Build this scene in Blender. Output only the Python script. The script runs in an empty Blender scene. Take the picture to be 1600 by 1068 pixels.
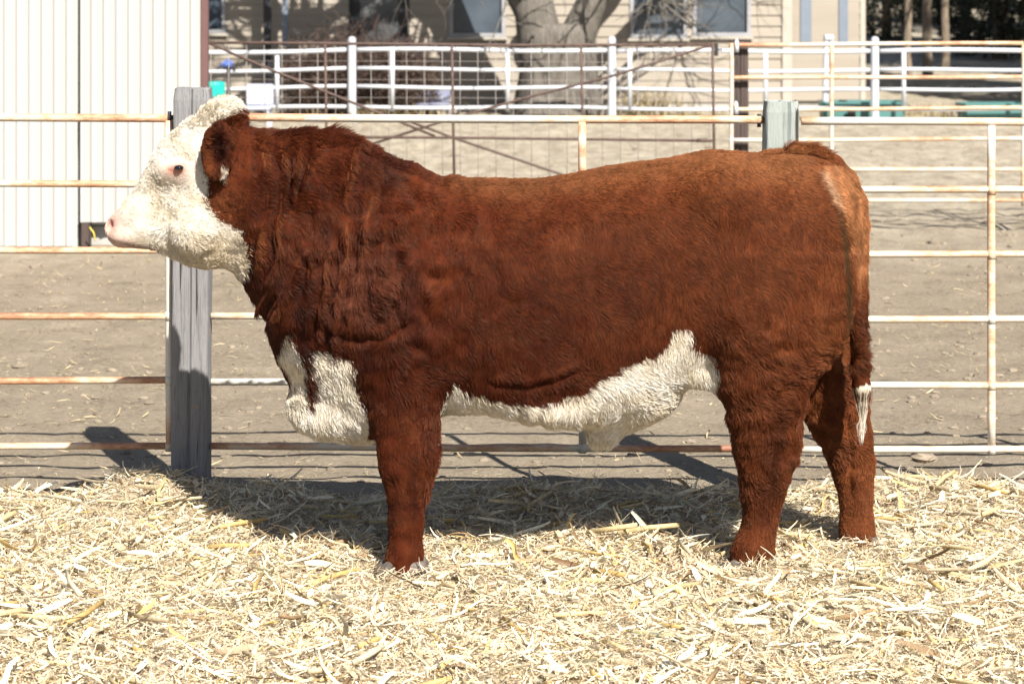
import bpy, math, random
import numpy as np
from mathutils import Vector, Matrix

random.seed(7)
rng = np.random.default_rng(11)
scene = bpy.context.scene
COL = scene.collection
R = math.radians

# ------------------------------------------------------------------ camera, world, sun, exposure
F = 3500.0            # focal length in photo pixels (1600 px wide)
HORZ = -40.0          # picture row of the horizon
CAMH = 2.0            # eye height
cam_d = bpy.data.cameras.new('camera')
cam = bpy.data.objects.new('camera', cam_d)
COL.objects.link(cam)
cam.location = (0, 0, CAMH)
cam.rotation_euler = (R(90), 0, 0)
cam_d.sensor_fit = 'HORIZONTAL'
cam_d.sensor_width = 36.0
cam_d.lens = 36.0 * F / 1600.0
cam_d.shift_y = -(534.0 - HORZ) / 1600.0
cam_d.clip_end = 900
cam_d.clip_start = 0.1
cam_d.dof.use_dof = True
cam_d.dof.focus_distance = 7.45
cam_d.dof.aperture_fstop = 5.6
scene.camera = cam

SUN_EL = R(46.6)
SUNV = Vector((0.385, -0.865, 1.0)).normalized()      # towards the sun
world = bpy.data.worlds.new('World')
scene.world = world
world.use_nodes = True
wn = world.node_tree
for n in list(wn.nodes):
    wn.nodes.remove(n)
sky = wn.nodes.new('ShaderNodeTexSky')
sky.sky_type = 'NISHITA'
sky.sun_disc = False
sky.sun_elevation = SUN_EL
sky.sun_rotation = math.atan2(SUNV.x, SUNV.y)
bg = wn.nodes.new('ShaderNodeBackground')
bg.inputs[1].default_value = 0.05
wo = wn.nodes.new('ShaderNodeOutputWorld')
wn.links.new(sky.outputs[0], bg.inputs[0])
wn.links.new(bg.outputs[0], wo.inputs[0])

sl = bpy.data.lights.new('sun', 'SUN')
sl.energy = 5.0
sl.angle = R(0.5)
sl.color = (1.0, 0.95, 0.865)
so = bpy.data.objects.new('sun', sl)
COL.objects.link(so)
so.rotation_euler = SUNV.to_track_quat('Z', 'Y').to_euler()

scene.view_settings.view_transform = 'Standard'
scene.view_settings.look = 'None'
scene.view_settings.exposure = 1.2
scene.view_settings.gamma = 1.0
scene.render.engine = 'CYCLES'
scene.cycles.max_bounces = 6
scene.cycles.diffuse_bounces = 2
scene.cycles.use_denoising = True
try:
    scene.cycles_curves.shape = 'RIBBONS'
    scene.cycles_curves.subdivisions = 2
except Exception:
    pass
scene.cycles.sample_clamp_indirect = 6

# ------------------------------------------------------------------ helpers
def at(px, py, Y):
    """photo pixel + distance -> world (x, z)"""
    return ((px - 800.0) * Y / F, CAMH - (py - HORZ) * Y / F)

def srgb(r, g, b):
    def f(c):
        c = c / 255.0
        return c / 12.92 if c <= 0.04045 else ((c + 0.055) / 1.055) ** 2.4
    return (f(r), f(g), f(b), 1.0)

def hash3(ix, iy, iz, seed):
    h = (ix.astype(np.int64) * 374761393 + iy.astype(np.int64) * 668265263 + iz.astype(np.int64) * 2147483647 + seed * 1274126177) & 0xffffffff
    h = ((h ^ (h >> 13)) * 1274126177) & 0xffffffff
    h = h ^ (h >> 16)
    return (h & 0xffff).astype(np.float64) / 65535.0

def vnoise(x, y, z, seed=0):
    x = np.asarray(x, float); y = np.asarray(y, float); z = np.asarray(z, float)
    x, y, z = np.broadcast_arrays(x, y, z)
    ix, iy, iz = np.floor(x), np.floor(y), np.floor(z)
    fx, fy, fz = x - ix, y - iy, z - iz
    fx = fx * fx * (3 - 2 * fx); fy = fy * fy * (3 - 2 * fy); fz = fz * fz * (3 - 2 * fz)
    r = 0
    for a in (0, 1):
        for b in (0, 1):
            for c in (0, 1):
                w = (fx if a else 1 - fx) * (fy if b else 1 - fy) * (fz if c else 1 - fz)
                r = r + w * hash3(ix + a, iy + b, iz + c, seed)
    return r * 2 - 1

def tagit(o, label=None, cat=None, group=None, kind=None):
    if label: o['label'] = label
    if cat: o['category'] = cat
    if group: o['group'] = group
    if kind: o['kind'] = kind
    return o

def empty(name, loc, label=None, cat=None, group=None):
    o = bpy.data.objects.new(name, None)
    o.empty_display_size = 0.1
    COL.objects.link(o)
    o.location = loc
    return tagit(o, label, cat, group)

def np_mesh(name, verts, quads=None, tris=None, smooth=False):
    me = bpy.data.meshes.new(name)
    verts = np.asarray(verts, np.float32)
    nq = 0 if quads is None else len(quads)
    nt = 0 if tris is None else len(tris)
    me.vertices.add(len(verts))
    me.vertices.foreach_set('co', verts.ravel())
    idx = []
    tot = []
    if nq:
        idx.append(np.asarray(quads, np.int32).ravel()); tot.append(np.full(nq, 4, np.int32))
    if nt:
        idx.append(np.asarray(tris, np.int32).ravel()); tot.append(np.full(nt, 3, np.int32))
    idx = np.concatenate(idx); tot = np.concatenate(tot)
    me.loops.add(len(idx))
    me.loops.foreach_set('vertex_index', idx)
    me.polygons.add(len(tot))
    st = np.zeros(len(tot), np.int32); st[1:] = np.cumsum(tot)[:-1]
    me.polygons.foreach_set('loop_start', st)
    me.update(calc_edges=True)
    me.validate()
    if smooth:
        me.polygons.foreach_set('use_smooth', np.ones(len(me.polygons), bool))
    return me

class MB:
    """collects shapes in world space, builds one mesh object"""
    def __init__(self):
        self.v = []; self.f = []
    def add(self, vs, fs):
        n = len(self.v)
        self.v += [tuple(p) for p in vs]
        self.f += [tuple(i + n for i in f) for f in fs]
    def box(self, x0, x1, y0, y1, z0, z1, bev=0.0):
        if bev <= 0:
            self.add([(x0, y0, z0), (x1, y0, z0), (x1, y1, z0), (x0, y1, z0), (x0, y0, z1), (x1, y0, z1), (x1, y1, z1), (x0, y1, z1)],
                     [(0, 3, 2, 1), (4, 5, 6, 7), (0, 1, 5, 4), (1, 2, 6, 5), (2, 3, 7, 6), (3, 0, 4, 7)])
            return
        b = bev
        prof = [(x0 + b, y0), (x1 - b, y0), (x1, y0 + b), (x1, y1 - b), (x1 - b, y1), (x0 + b, y1), (x0, y1 - b), (x0, y0 + b)]
        cx, cy = (x0 + x1) / 2, (y0 + y1) / 2
        rings = []
        for z, k in ((z0, b), (z0 + b, 0), (z1 - b, 0), (z1, b)):
            rings.append([(px + (k if px < cx else -k), py + (k if py < cy else -k), z) for px, py in prof])
        self.loft(rings, cap=True)
    def loft(self, rings, cap=True, closed=True):
        n = len(rings[0]); base = len(self.v)
        for r in rings: self.v += [tuple(p) for p in r]
        for i in range(len(rings) - 1):
            for j in range(n if closed else n - 1):
                a = base + i * n + j; b = base + i * n + (j + 1) % n
                self.f.append((a, b, b + n, a + n))
        if cap:
            self.f.append(tuple(base + j for j in reversed(range(n))))
            self.f.append(tuple(base + (len(rings) - 1) * n + j for j in range(n)))
    def tube(self, pts, rad, seg=8, cap=True, flat=1.0):
        pts = [Vector(p) for p in pts]
        if not hasattr(rad, '__len__'): rad = [rad] * len(pts)
        rings = []
        up = None
        for i, p in enumerate(pts):
            t = (pts[min(i + 1, len(pts) - 1)] - pts[max(i - 1, 0)]).normalized()
            if up is None:
                up = Vector((0, 1, 0)) if abs(t.y) < 0.9 else Vector((1, 0, 0))
            s = t.cross(up).normalized(); u = s.cross(t).normalized(); up = u
            rings.append([p + s * math.cos(2 * math.pi * k / seg) * rad[i] + u * math.sin(2 * math.pi * k / seg) * rad[i] * flat for k in range(seg)])
        self.loft(rings, cap)
    def build(self, name, mat, parent=None, smooth=False, loc=None):
        me = bpy.data.meshes.new(name)
        off = Vector((0, 0, 0))
        if parent is not None:
            off = root_loc(parent)
        elif loc is not None:
            off = Vector(loc)
        me.from_pydata([tuple(Vector(p) - off) for p in self.v], [], self.f)
        me.update()
        o = bpy.data.objects.new(name, me)
        COL.objects.link(o)
        if parent is not None: o.parent = parent
        elif loc is not None: o.location = loc
        if mat: me.materials.append(mat)
        if smooth:
            me.polygons.foreach_set('use_smooth', [True] * len(me.polygons))
        return o

def root_loc(o):
    l = Vector((0, 0, 0))
    while o is not None:
        l += Vector(o.location); o = o.parent
    return l

def new_root(name, loc, label, cat, group=None):
    return empty(name, loc, label, cat, group)

# ------------------------------------------------------------------ materials
def mat_new(name):
    m = bpy.data.materials.new(name); m.use_nodes = True
    nt = m.node_tree
    for n in list(nt.nodes): nt.nodes.remove(n)
    out = nt.nodes.new('ShaderNodeOutputMaterial')
    b = nt.nodes.new('ShaderNodeBsdfPrincipled')
    nt.links.new(b.outputs[0], out.inputs[0])
    return m, nt, b

def nod(nt, typ, **kw):
    n = nt.nodes.new(typ)
    for k, v in kw.items():
        if k.startswith('i_'):
            n.inputs[k[2:].replace('_', ' ')].default_value = v
        else:
            setattr(n, k, v)
    return n

def coords(nt, scale=(1, 1, 1), rot=(0, 0, 0)):
    tc = nt.nodes.new('ShaderNodeTexCoord')
    mp = nt.nodes.new('ShaderNodeMapping')
    mp.inputs['Scale'].default_value = scale
    mp.inputs['Rotation'].default_value = rot
    nt.links.new(tc.outputs['Object'], mp.inputs[0])
    return mp.outputs[0]

def noise(nt, vec, scale, detail=4, rough=0.55, dist=0.0):
    n = nt.nodes.new('ShaderNodeTexNoise')
    n.inputs['Scale'].default_value = scale
    n.inputs['Detail'].default_value = detail
    n.inputs['Roughness'].default_value = rough
    n.inputs['Distortion'].default_value = dist
    nt.links.new(vec, n.inputs['Vector'])
    return n.outputs['Fac']

def ramp(nt, fac, stops, interp='LINEAR'):
    r = nt.nodes.new('ShaderNodeValToRGB')
    r.color_ramp.interpolation = interp
    els = r.color_ramp.elements
    els[0].position, els[0].color = stops[0]
    els[1].position, els[1].color = stops[-1]
    for p, c in stops[1:-1]:
        e = els.new(p); e.color = c
    nt.links.new(fac, r.inputs[0])
    return r.outputs[0]

def mixc(nt, fac, a, b, mode='MIX'):
    m = nt.nodes.new('ShaderNodeMix'); m.data_type = 'RGBA'; m.blend_type = mode
    for s, v in ((0, fac), (6, a), (7, b)):
        if isinstance(v, (int, float, tuple)): m.inputs[s].default_value = v
        else: nt.links.new(v, m.inputs[s])
    return m.outputs[2]

def bump(nt, b, h, strength=0.3, dist=0.01):
    n = nt.nodes.new('ShaderNodeBump')
    n.inputs['Strength'].default_value = strength
    n.inputs['Distance'].default_value = dist
    nt.links.new(h, n.inputs['Height'])
    nt.links.new(n.outputs[0], b.inputs['Normal'])

def simple(name, col, rough=0.6, metal=0.0, var=0.12, vscale=6.0, bmp=0.0, bscale=60, spec=0.4):
    m, nt, b = mat_new(name)
    v = coords(nt)
    f = noise(nt, v, vscale, 5)
    d = tuple(c * (1 - var) for c in col[:3]) + (1,)
    l = tuple(min(1, c * (1 + var)) for c in col[:3]) + (1,)
    c = ramp(nt, f, [(0.3, d), (0.7, l)])
    nt.links.new(c, b.inputs['Base Color'])
    b.inputs['Roughness'].default_value = rough
    b.inputs['Metallic'].default_value = metal
    b.inputs['Specular IOR Level'].default_value = spec
    if bmp: bump(nt, b, noise(nt, v, bscale, 4), bmp, 0.01)
    return m

def rusty(name, amount, scale=1.0, white=(0.5412, 0.5084, 0.451, 1), seed=0.0):
    """white paint worn to rust; amount 0..1 shifts the threshold; rust sits on the upper side first"""
    m, nt, b = mat_new(name)
    v = coords(nt, (3.0 * scale, 8 * scale, 8 * scale))
    mp2 = coords(nt, (0.55, 0.55, 0.55))
    n1 = noise(nt, v, 3.0, 6, 0.7)
    n2 = noise(nt, mp2, 1.7 + seed, 2, 0.5)
    n3 = noise(nt, v, 16.0, 4, 0.7)
    geo = nt.nodes.new('ShaderNodeNewGeometry')
    sep = nt.nodes.new('ShaderNodeSeparateXYZ'); nt.links.new(geo.outputs['Normal'], sep.inputs[0])
    def mth(op, a, c):
        k = nt.nodes.new('ShaderNodeMath'); k.operation = op
        for i, q in enumerate((a, c)):
            if isinstance(q, (int, float)): k.inputs[i].default_value = q
            else: nt.links.new(q, k.inputs[i])
        return k.outputs[0]
    s = mth('ADD', mth('MULTIPLY', n1, 1.1), mth('MULTIPLY', n2, 1.6))
    s = mth('ADD', s, mth('MULTIPLY', sep.outputs[2], 0.10))
    s = mth('ADD', s, mth('MULTIPLY', n3, 0.35))
    s = mth('ADD', s, amount - 1.60)
    c = ramp(nt, s, [(0.0, white), (0.07, (0.62, 0.52, 0.40, 1)), (0.18, (0.60, 0.40, 0.26, 1)), (0.36, (0.44, 0.22, 0.12, 1)), (0.6, (0.20, 0.075, 0.04, 1))])
    nt.links.new(c, b.inputs['Base Color'])
    b.inputs['Roughness'].default_value = 0.55
    bump(nt, b, n3, 0.35, 0.004)
    return m

M = {}
M['rail_rust'] = rusty('rusty_white_paint', 0.22)
M['rail_rustier'] = rusty('rustier_paint', 0.36, seed=0.6)
M['rail_white'] = rusty('white_paint_some_rust', 0.10, seed=1.3)
M['white_fence'] = simple('white_fence_paint', (0.5084, 0.5248, 0.5576, 1), 0.45, var=0.04)
M['brown_pipe'] = simple('brown_rusted_steel', (0.082, 0.05084, 0.041, 1), 0.7, var=0.35, vscale=20)
M['dark_steel'] = simple('dark_steel', (0.0328, 0.0287, 0.0287, 1), 0.6, var=0.4, vscale=30)
M['wire'] = simple('galvanised_wire', (0.2296, 0.205, 0.1886, 1), 0.55, var=0.2, vscale=30)

def wood_mat(name, c0, c1, c2, warm=True):
    m, nt, b = mat_new(name)
    v = coords(nt, (75, 75, 2.6))
    v2 = coords(nt, (6, 6, 1.0))
    n1 = noise(nt, v, 2.2, 8, 0.75, 0.6)
    n2 = noise(nt, v2, 2.0, 3, 0.6)
    c = ramp(nt, n1, [(0.25, c0), (0.42, c1), (0.52, c2), (0.62, c1), (0.8, c2)])
    c = mixc(nt, 0.35, c, ramp(nt, n2, [(0.3, c1), (0.7, c2)]))
    vc = coords(nt, (30, 30, 0.7))
    nc = noise(nt, vc, 1.6, 4, 0.6, 0.3)
    cr = ramp(nt, nc, [(0.34, (0.0984, 0.0902, 0.082, 1)), (0.40, (1, 1, 1, 1))])
    c = mixc(nt, 1.0, c, cr, 'MULTIPLY')
    if warm:
        sp = noise(nt, coords(nt, (5, 5, 3)), 3.0, 2)
        c = mixc(nt, ramp(nt, sp, [(0.66, (0, 0, 0, 1)), (0.72, (0.6, 0.6, 0.6, 1))]), c, (0.3444, 0.2214, 0.0984, 1))
    nt.links.new(c, b.inputs['Base Color'])
    b.inputs['Roughness'].default_value = 0.85
    bump(nt, b, mixc(nt, 0.5, n1, nc), 0.7, 0.006)
    return m
M['grey_wood'] = wood_mat('weathered_grey_wood', (0.035, 0.031, 0.030, 1), (0.125, 0.121, 0.125, 1), (0.235, 0.228, 0.230, 1))
M['green_wood'] = wood_mat('pale_green_grey_wood', (0.123, 0.1312, 0.1189, 1), (0.2214, 0.246, 0.2296, 1), (0.3034, 0.328, 0.3075, 1), warm=False)
M['tie_wood'] = wood_mat('dark_brown_wood', (0.0164, 0.01148, 0.00984, 1), (0.0492, 0.03444, 0.03116, 1), (0.082, 0.0574, 0.0492, 1), warm=False)

# ------------------------------------------------------------------ the ground
def ground_mat():
    m, nt, b = mat_new('dry_lot_dirt')
    v = coords(nt)
    big = noise(nt, v, 0.35, 4, 0.6)
    mid = noise(nt, v, 3.0, 6, 0.65)
    fine = noise(nt, v, 38.0, 6, 0.75)
    vfine = noise(nt, v, 160.0, 3, 0.7)
    base = ramp(nt, mixc(nt, 0.55, mid, fine), [(0.36, (0.125, 0.098, 0.070, 1)), (0.44, (0.225, 0.182, 0.132, 1)), (0.55, (0.275, 0.226, 0.166, 1)), (0.68, (0.36, 0.305, 0.235, 1))])
    # farther back the lot is paler and strewn with old chaff
    sep = nt.nodes.new('ShaderNodeSeparateXYZ'); nt.links.new(v, sep.inputs[0])
    mr = nt.nodes.new('ShaderNodeMapRange')
    mr.inputs[1].default_value = 15.0; mr.inputs[2].default_value = 19.5
    ad = nt.nodes.new('ShaderNodeMath'); ad.operation = 'MULTIPLY_ADD'; ad.inputs[1].default_value = 5.0
    nt.links.new(big, ad.inputs[0]); nt.links.new(sep.outputs[1], ad.inputs[2])
    sb = nt.nodes.new('ShaderNodeMath'); sb.operation = 'SUBTRACT'; sb.inputs[1].default_value = 2.5
    nt.links.new(ad.outputs[0], sb.inputs[0]); nt.links.new(sb.outputs[0], mr.inputs[0])
    chaff = ramp(nt, noise(nt, coords(nt, (1, 0.5, 1)), 5.0, 8, 0.75), [(0.35, (0.205, 0.1722, 0.1271, 1)), (0.5, (0.328, 0.2829, 0.2173, 1)), (0.65, (0.41, 0.3608, 0.2829, 1))])
    c = mixc(nt, mr.outputs[0], base, chaff)
    nt.links.new(c, b.inputs['Base Color'])
    b.inputs['Roughness'].default_value = 0.95
    b.inputs['Specular IOR Level'].default_value = 0.15
    hh = nt.nodes.new('ShaderNodeMath'); hh.operation = 'ADD'
    nt.links.new(fine, hh.inputs[0]); nt.links.new(mid, hh.inputs[1])
    bump(nt, b, hh.outputs[0], 0.8, 0.03)
    return m
M['dirt'] = ground_mat()

def gz(x, y):
    """height of the dirt"""
    a = 0.010 * vnoise(x * 1.3, y * 1.3, 0, 3) + 0.007 * vnoise(x * 5, y * 5, 0, 4) + 0.006 * vnoise(x * 12, y * 12, 0, 5)
    far = np.clip((np.asarray(y, float) - 12) / 6, 0, 1)
    return a * (1 + far * 2.0) - 0.012

def build_ground():
    # dense grid near, coarse far, as one sheet
    xs = np.concatenate([np.linspace(-260, -9, 16), np.linspace(-8.5, 8.5, 260), np.linspace(9, 260, 16)])
    ys = np.concatenate([np.linspace(-60, 4.0, 8), np.linspace(4.5, 13, 180), np.linspace(13.08, 34, 150), np.linspace(35, 420, 24)])
    X, Y = np.meshgrid(xs, ys)
    Z = gz(X, Y)
    # a gentle wooded rise far behind the yard
    Z = Z + np.clip((Y - 44) / 60, 0, 1) ** 1.5 * 2.4
    V = np.stack([X, Y, Z], -1).reshape(-1, 3)
    n = len(xs)
    i, j = np.meshgrid(np.arange(len(ys) - 1), np.arange(n - 1), indexing='ij')
    a = (i * n + j).ravel()
    me = np_mesh('ground', V, quads=np.stack([a, a + 1, a + n + 1, a + n], 1), smooth=True)
    me.materials.append(M['dirt'])
    o = bpy.data.objects.new('ground', me); COL.objects.link(o)
    o['kind'] = 'structure'
build_ground()

# ------------------------------------------------------------------ ribbons (straw, chaff, leaves) in one mesh
def ribbons(name, P, D, L, W, curl, roll, colr, segs=4, mat=None, vfold=0.0, droop=0.0):
    """P roots (n,3), D unit direction (n,3), L lengths, W widths, curl side bending, roll angle of the blade"""
    n = len(P)
    up = np.tile([0, 0, 1.0], (n, 1))
    S = np.cross(D, up); S /= np.maximum(np.linalg.norm(S, axis=1, keepdims=True), 1e-6)
    U = np.cross(S, D)
    cr, sr = np.cos(roll)[:, None], np.sin(roll)[:, None]
    S2 = S * cr + U * sr
    N2 = np.cross(S2, D)
    ts = np.linspace(0, 1, segs + 1)
    rows = []
    for t in ts:
        w = W * (0.35 + 0.65 * np.sin(np.pi * min(0.96, 0.12 + 0.8 * t))) * 0.5
        c = P + D * (L * t)[:, None] + S * (curl[:, 0] * L * t * t)[:, None] + U * (curl[:, 1] * L * t * t)[:, None] + S * (curl[:, 2] * L * np.sin(t * 6.0))[:, None] * 0.12
        c[:, 2] -= droop * (L * t * t)
        rows.append(c - S2 * w[:, None] + N2 * (w * vfold)[:, None])
        rows.append(c)
        rows.append(c + S2 * w[:, None] + N2 * (w * vfold)[:, None])
    V = np.stack(rows, 1)            # n, (segs+1)*3, 3
    k = V.shape[1]
    q = []
    for s in range(segs):
        for e in (0, 1):
            a = s * 3 + e
            q.append([a, a + 1, a + 4, a + 3])
    q = np.array(q)
    Q = (q[None] + (np.arange(n) * k)[:, None, None]).reshape(-1, 4)
    me = np_mesh(name, V.reshape(-1, 3), quads=Q, smooth=True)
    ca = me.color_attributes.new('tint', 'FLOAT_COLOR', 'POINT')
    cc = np.ones((n, k, 4), np.float32)
    cc[:, :, :3] = colr[:, None, :]
    ca.data.foreach_set('color', cc.ravel())
    if mat: me.materials.append(mat)
    o = bpy.data.objects.new(name, me); COL.objects.link(o)
    return o

def tint_mat(name, rough=0.6, transl=0.0, vs=90):
    m, nt, b = mat_new(name)
    a = nt.nodes.new('ShaderNodeAttribute'); a.attribute_name = 'tint'
    f = noise(nt, coords(nt), vs, 4, 0.6)
    c = mixc(nt, 1.0, a.outputs['Color'], ramp(nt, f, [(0.3, (0.6396, 0.6232, 0.5904, 1)), (0.65, (1, 1, 1, 1))]), 'MULTIPLY')
    nt.links.new(c, b.inputs['Base Color'])
    b.inputs['Roughness'].default_value = rough
    b.inputs['Specular IOR Level'].default_value = 0.3
    if transl:
        t = nt.nodes.new('ShaderNodeBsdfTranslucent'); nt.links.new(c, t.inputs[0])
        mx = nt.nodes.new('ShaderNodeMixShader'); mx.inputs[0].default_value = transl
        nt.links.new(b.outputs[0], mx.inputs[1]); nt.links.new(t.outputs[0], mx.inputs[2])
        out = [n for n in nt.nodes if n.type == 'OUTPUT_MATERIAL'][0]
        nt.links.new(mx.outputs[0], out.inputs[0])
    return m
M['straw'] = tint_mat('dry_corn_stover', 0.5, 0.18)
M['leaf'] = tint_mat('dry_leaf', 0.7, 0.1, 30)

def straw_h(x, y):
    """top of the bedding"""
    x = np.asarray(x, float); y = np.asarray(y, float)
    h = 0.035 + 0.022 * vnoise(x * 2.2, y * 2.2, 1.0, 21) + 0.018 * vnoise(x * 6, y * 6, 1.0, 22) + 0.007 * vnoise(x * 16, y * 16, 1.0, 25)
    h = h + 0.020 * np.exp(-((y - 8.35) / 0.22) ** 2)
    def hump(cx, cy, rx, ry, a):
        return a * np.exp(-((x - cx) / rx) ** 2 - ((y - cy) / ry) ** 2)
    h = h + hump(-1.37, 8.28, 0.17, 0.2, 0.11) + hump(-0.95, 8.4, 0.22, 0.15, 0.03) + hump(0.15, 7.75, 0.32, 0.16, 0.045)
    h = h + hump(0.95, 7.35, 0.18, 0.12, 0.035) + hump(1.55, 8.35, 0.35, 0.18, 0.045) + hump(0.35, 8.4, 0.5, 0.14, 0.03) + hump(-1.9, 8.2, 0.3, 0.2, 0.01)
    h = h + hump(-0.9, 7.6, 0.28, 0.16, 0.03)
    edge = np.clip((8.62 + 0.05 * vnoise(x * 4, 0, 0, 23) + 0.03 * vnoise(x * 13, 0, 0, 24) - y) / 0.16, 0, 1)
    h = h * edge - (1 - edge) * 0.05
    # trodden down round the feet
    for fx, fy in FEET:
        d = np.hypot(x - fx, y - fy)
        h = np.where(d < 0.15, h - 0.012 * (1 - d / 0.15), h)
    return h
FEET = [(-0.36, 7.43), (-0.34, 7.77), (0.82, 7.49), (1.20, 7.77)]

def build_straw():
    # matted layer underneath
    xs = np.linspace(-2.7, 2.7, 270); ys = np.linspace(4.6, 8.8, 210)
    X, Y = np.meshgrid(xs, ys)
    Z = straw_h(X, Y) - 0.018 + 0.008 * vnoise(X * 40, Y * 40, 0, 9)
    V = np.stack([X, Y, Z], -1).reshape(-1, 3)
    n = len(xs)
    i, j = np.meshgrid(np.arange(len(ys) - 1), np.arange(n - 1), indexing='ij')
    a = (i * n + j).ravel()
    base = np_mesh('corn_stalk_bedding', V, quads=np.stack([a, a + 1, a + n + 1, a + n], 1), smooth=True)
    ca = base.color_attributes.new('tint', 'FLOAT_COLOR', 'POINT')
    t = np.ones((len(V), 4), np.float32)
    t[:, :3] = np.array([0.42, 0.34, 0.235])
    ca.data.foreach_set('color', t.ravel())
    base.materials.append(M['straw'])
    bo = bpy.data.objects.new('bedding_mat', base); COL.objects.link(bo)
    objs = [bo]
    pal = np.array([[0.76, 0.66, 0.48], [0.82, 0.74, 0.58], [0.72, 0.60, 0.42], [0.86, 0.81, 0.70], [0.78, 0.70, 0.54], [0.76, 0.62, 0.38], [0.66, 0.53, 0.38]])
    def scatter(n, seed, lmin, lmax, wmin, wmax, tilt, lift, curl, pal_w, fold, segs, extra=None, ymin=4.7):
        r = np.random.default_rng(seed)
        y = ymin + (8.66 - ymin) * r.random(n) ** 0.85
        hw = 0.235 * y + 0.25
        x = (r.random(n) * 2 - 1) * hw
        ang = r.random(n) * 2 * np.pi
        el = np.abs(r.normal(0, tilt, n)) * np.where(r.random(n) < 0.5, 1, 0.3)
        D = np.stack([np.cos(ang) * np.cos(el), np.sin(ang) * np.cos(el), np.sin(el)], 1)
        L = lmin + (lmax - lmin) * r.random(n) ** 1.8
        W = wmin + (wmax - wmin) * r.random(n) ** 1.5
        L = np.where(el > .6, np.minimum(L, .05), L)
        P = np.stack([x, y, straw_h(x, y) + (r.random(n) - 0.55) * lift], 1)
        C = np.clip(r.normal(0, curl, (n, 3)), -.7, .7)
        C[:, 1] = np.where(L > .06, np.minimum(C[:, 1], .3), C[:, 1])
        idx = r.choice(len(pal), n, p=pal_w)
        c = pal[idx] * (1 + r.normal(0, 0.15, (n, 1))) 
        # scattered darker brown and yellow bits
        dk = r.random(n) < 0.07
        c[dk] = c[dk] * np.array([0.42, 0.33, 0.26])
        yl = r.random(n) < 0.04
        c[yl] = np.array([0.74, 0.56, 0.24]) * (0.8 + 0.4 * r.random((yl.sum(), 1)))
        gd = r.random(n) < 0.008
        c[gd] = np.array([0.42, 0.40, 0.24])
        c = np.clip(c * 0.97 * np.array([1.03, .985, .92]), 0.02, 0.9)
        roll = r.normal(0, 0.7, n)
        keep = P[:, 2] > -0.02
        # stems must not run through the feet
        for fx, fy in FEET:
            keep &= ~((np.hypot(P[:, 0] - fx, P[:, 1] - fy) < 0.05) | ((np.hypot(P[:, 0] - fx, P[:, 1] - fy) < 0.16) & (L > .05)))
        return ribbons('bedding', P[keep], D[keep], L[keep], W[keep], C[keep], roll[keep], c[keep], segs, M['straw'], fold, 0.10)
    w0 = np.array([3, 4, 2, 3, 3, 1, 1.0]); w0 /= w0.sum()
    objs.append(scatter(80000, 31, 0.010, 0.065, 0.0012, 0.0040, 0.22, 0.020, 0.45, w0, 0.25, 3))
    objs.append(scatter(26000, 32, 0.02, 0.09, 0.002, 0.0065, 0.24, 0.020, 0.55, w0, 0.35, 4))
    objs.append(scatter(5000, 33, 0.03, 0.17, 0.006, 0.024, 0.22, 0.026, 0.5, w0, 0.5, 6))
    objs.append(scatter(6000, 36, 0.04, 0.13, 0.003, 0.009, 0.5, 0.014, 1.0, w0, 0.3, 5))
    objs.append(scatter(42000, 37, 0.006, 0.028, 0.0025, 0.009, 0.40, 0.022, 0.3, w0, 0.3, 2))
    # stalk pieces: split half tubes and rounds
    r = np.random.default_rng(35)
    mb = MB(); cols = []
    for k in range(420):
        y = 4.8 + 3.8 * r.random() ** 0.9
        x = (r.random() * 2 - 1) * (0.235 * y + 0.2)
        if any(math.hypot(x - fx, y - fy) < 0.2 for fx, fy in FEET): continue
        a = r.random() * math.pi * 2; e = abs(r.normal(0, 0.12)); L = 0.06 + 0.16 * r.random() ** 1.5
        rad = 0.004 + 0.006 * r.random()
        d = Vector((math.cos(a) * math.cos(e), math.sin(a) * math.cos(e), math.sin(e)))
        p = Vector((x, y, float(straw_h(x, y)) + 0.002 + rad * 0.4))
        n0 = len(mb.v)
        b1 = Vector((r.normal(0, .06), r.normal(0, .06), 0)) * L
        mb.tube([p, p + d * L * 0.5 + b1, p + d * L], [rad, rad * 1.05, rad * 0.9], 7, True, 0.6)
        c = np.array([[0.76, 0.60, 0.33], [0.72, 0.50, 0.20], [0.62, 0.50, 0.33], [0.82, 0.72, 0.52], [0.40, 0.26, 0.14]][r.choice(5, p=[.3, .2, .2, .22, .08])]) * (0.85 + 0.3 * r.random())
        cols += [tuple(c) + (1,)] * (len(mb.v) - n0)
    st = mb.build('stalks', M['straw'], smooth=True)
    ca = st.data.color_attributes.new('tint', 'FLOAT_COLOR', 'POINT')
    ca.data.foreach_set('color', np.clip(np.array(cols, np.float32) * .84, 0, .9).ravel())
    objs.append(st)
    with bpy.context.temp_override(active_object=bo, selected_editable_objects=objs, selected_objects=objs, object=bo):
        bpy.ops.object.join()
    bo.name = 'corn_stalk_bedding'
    tagit(bo, 'loose pale chopped corn stalk and husk bedding under the bull', 'straw', kind='stuff')
build_straw()

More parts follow.
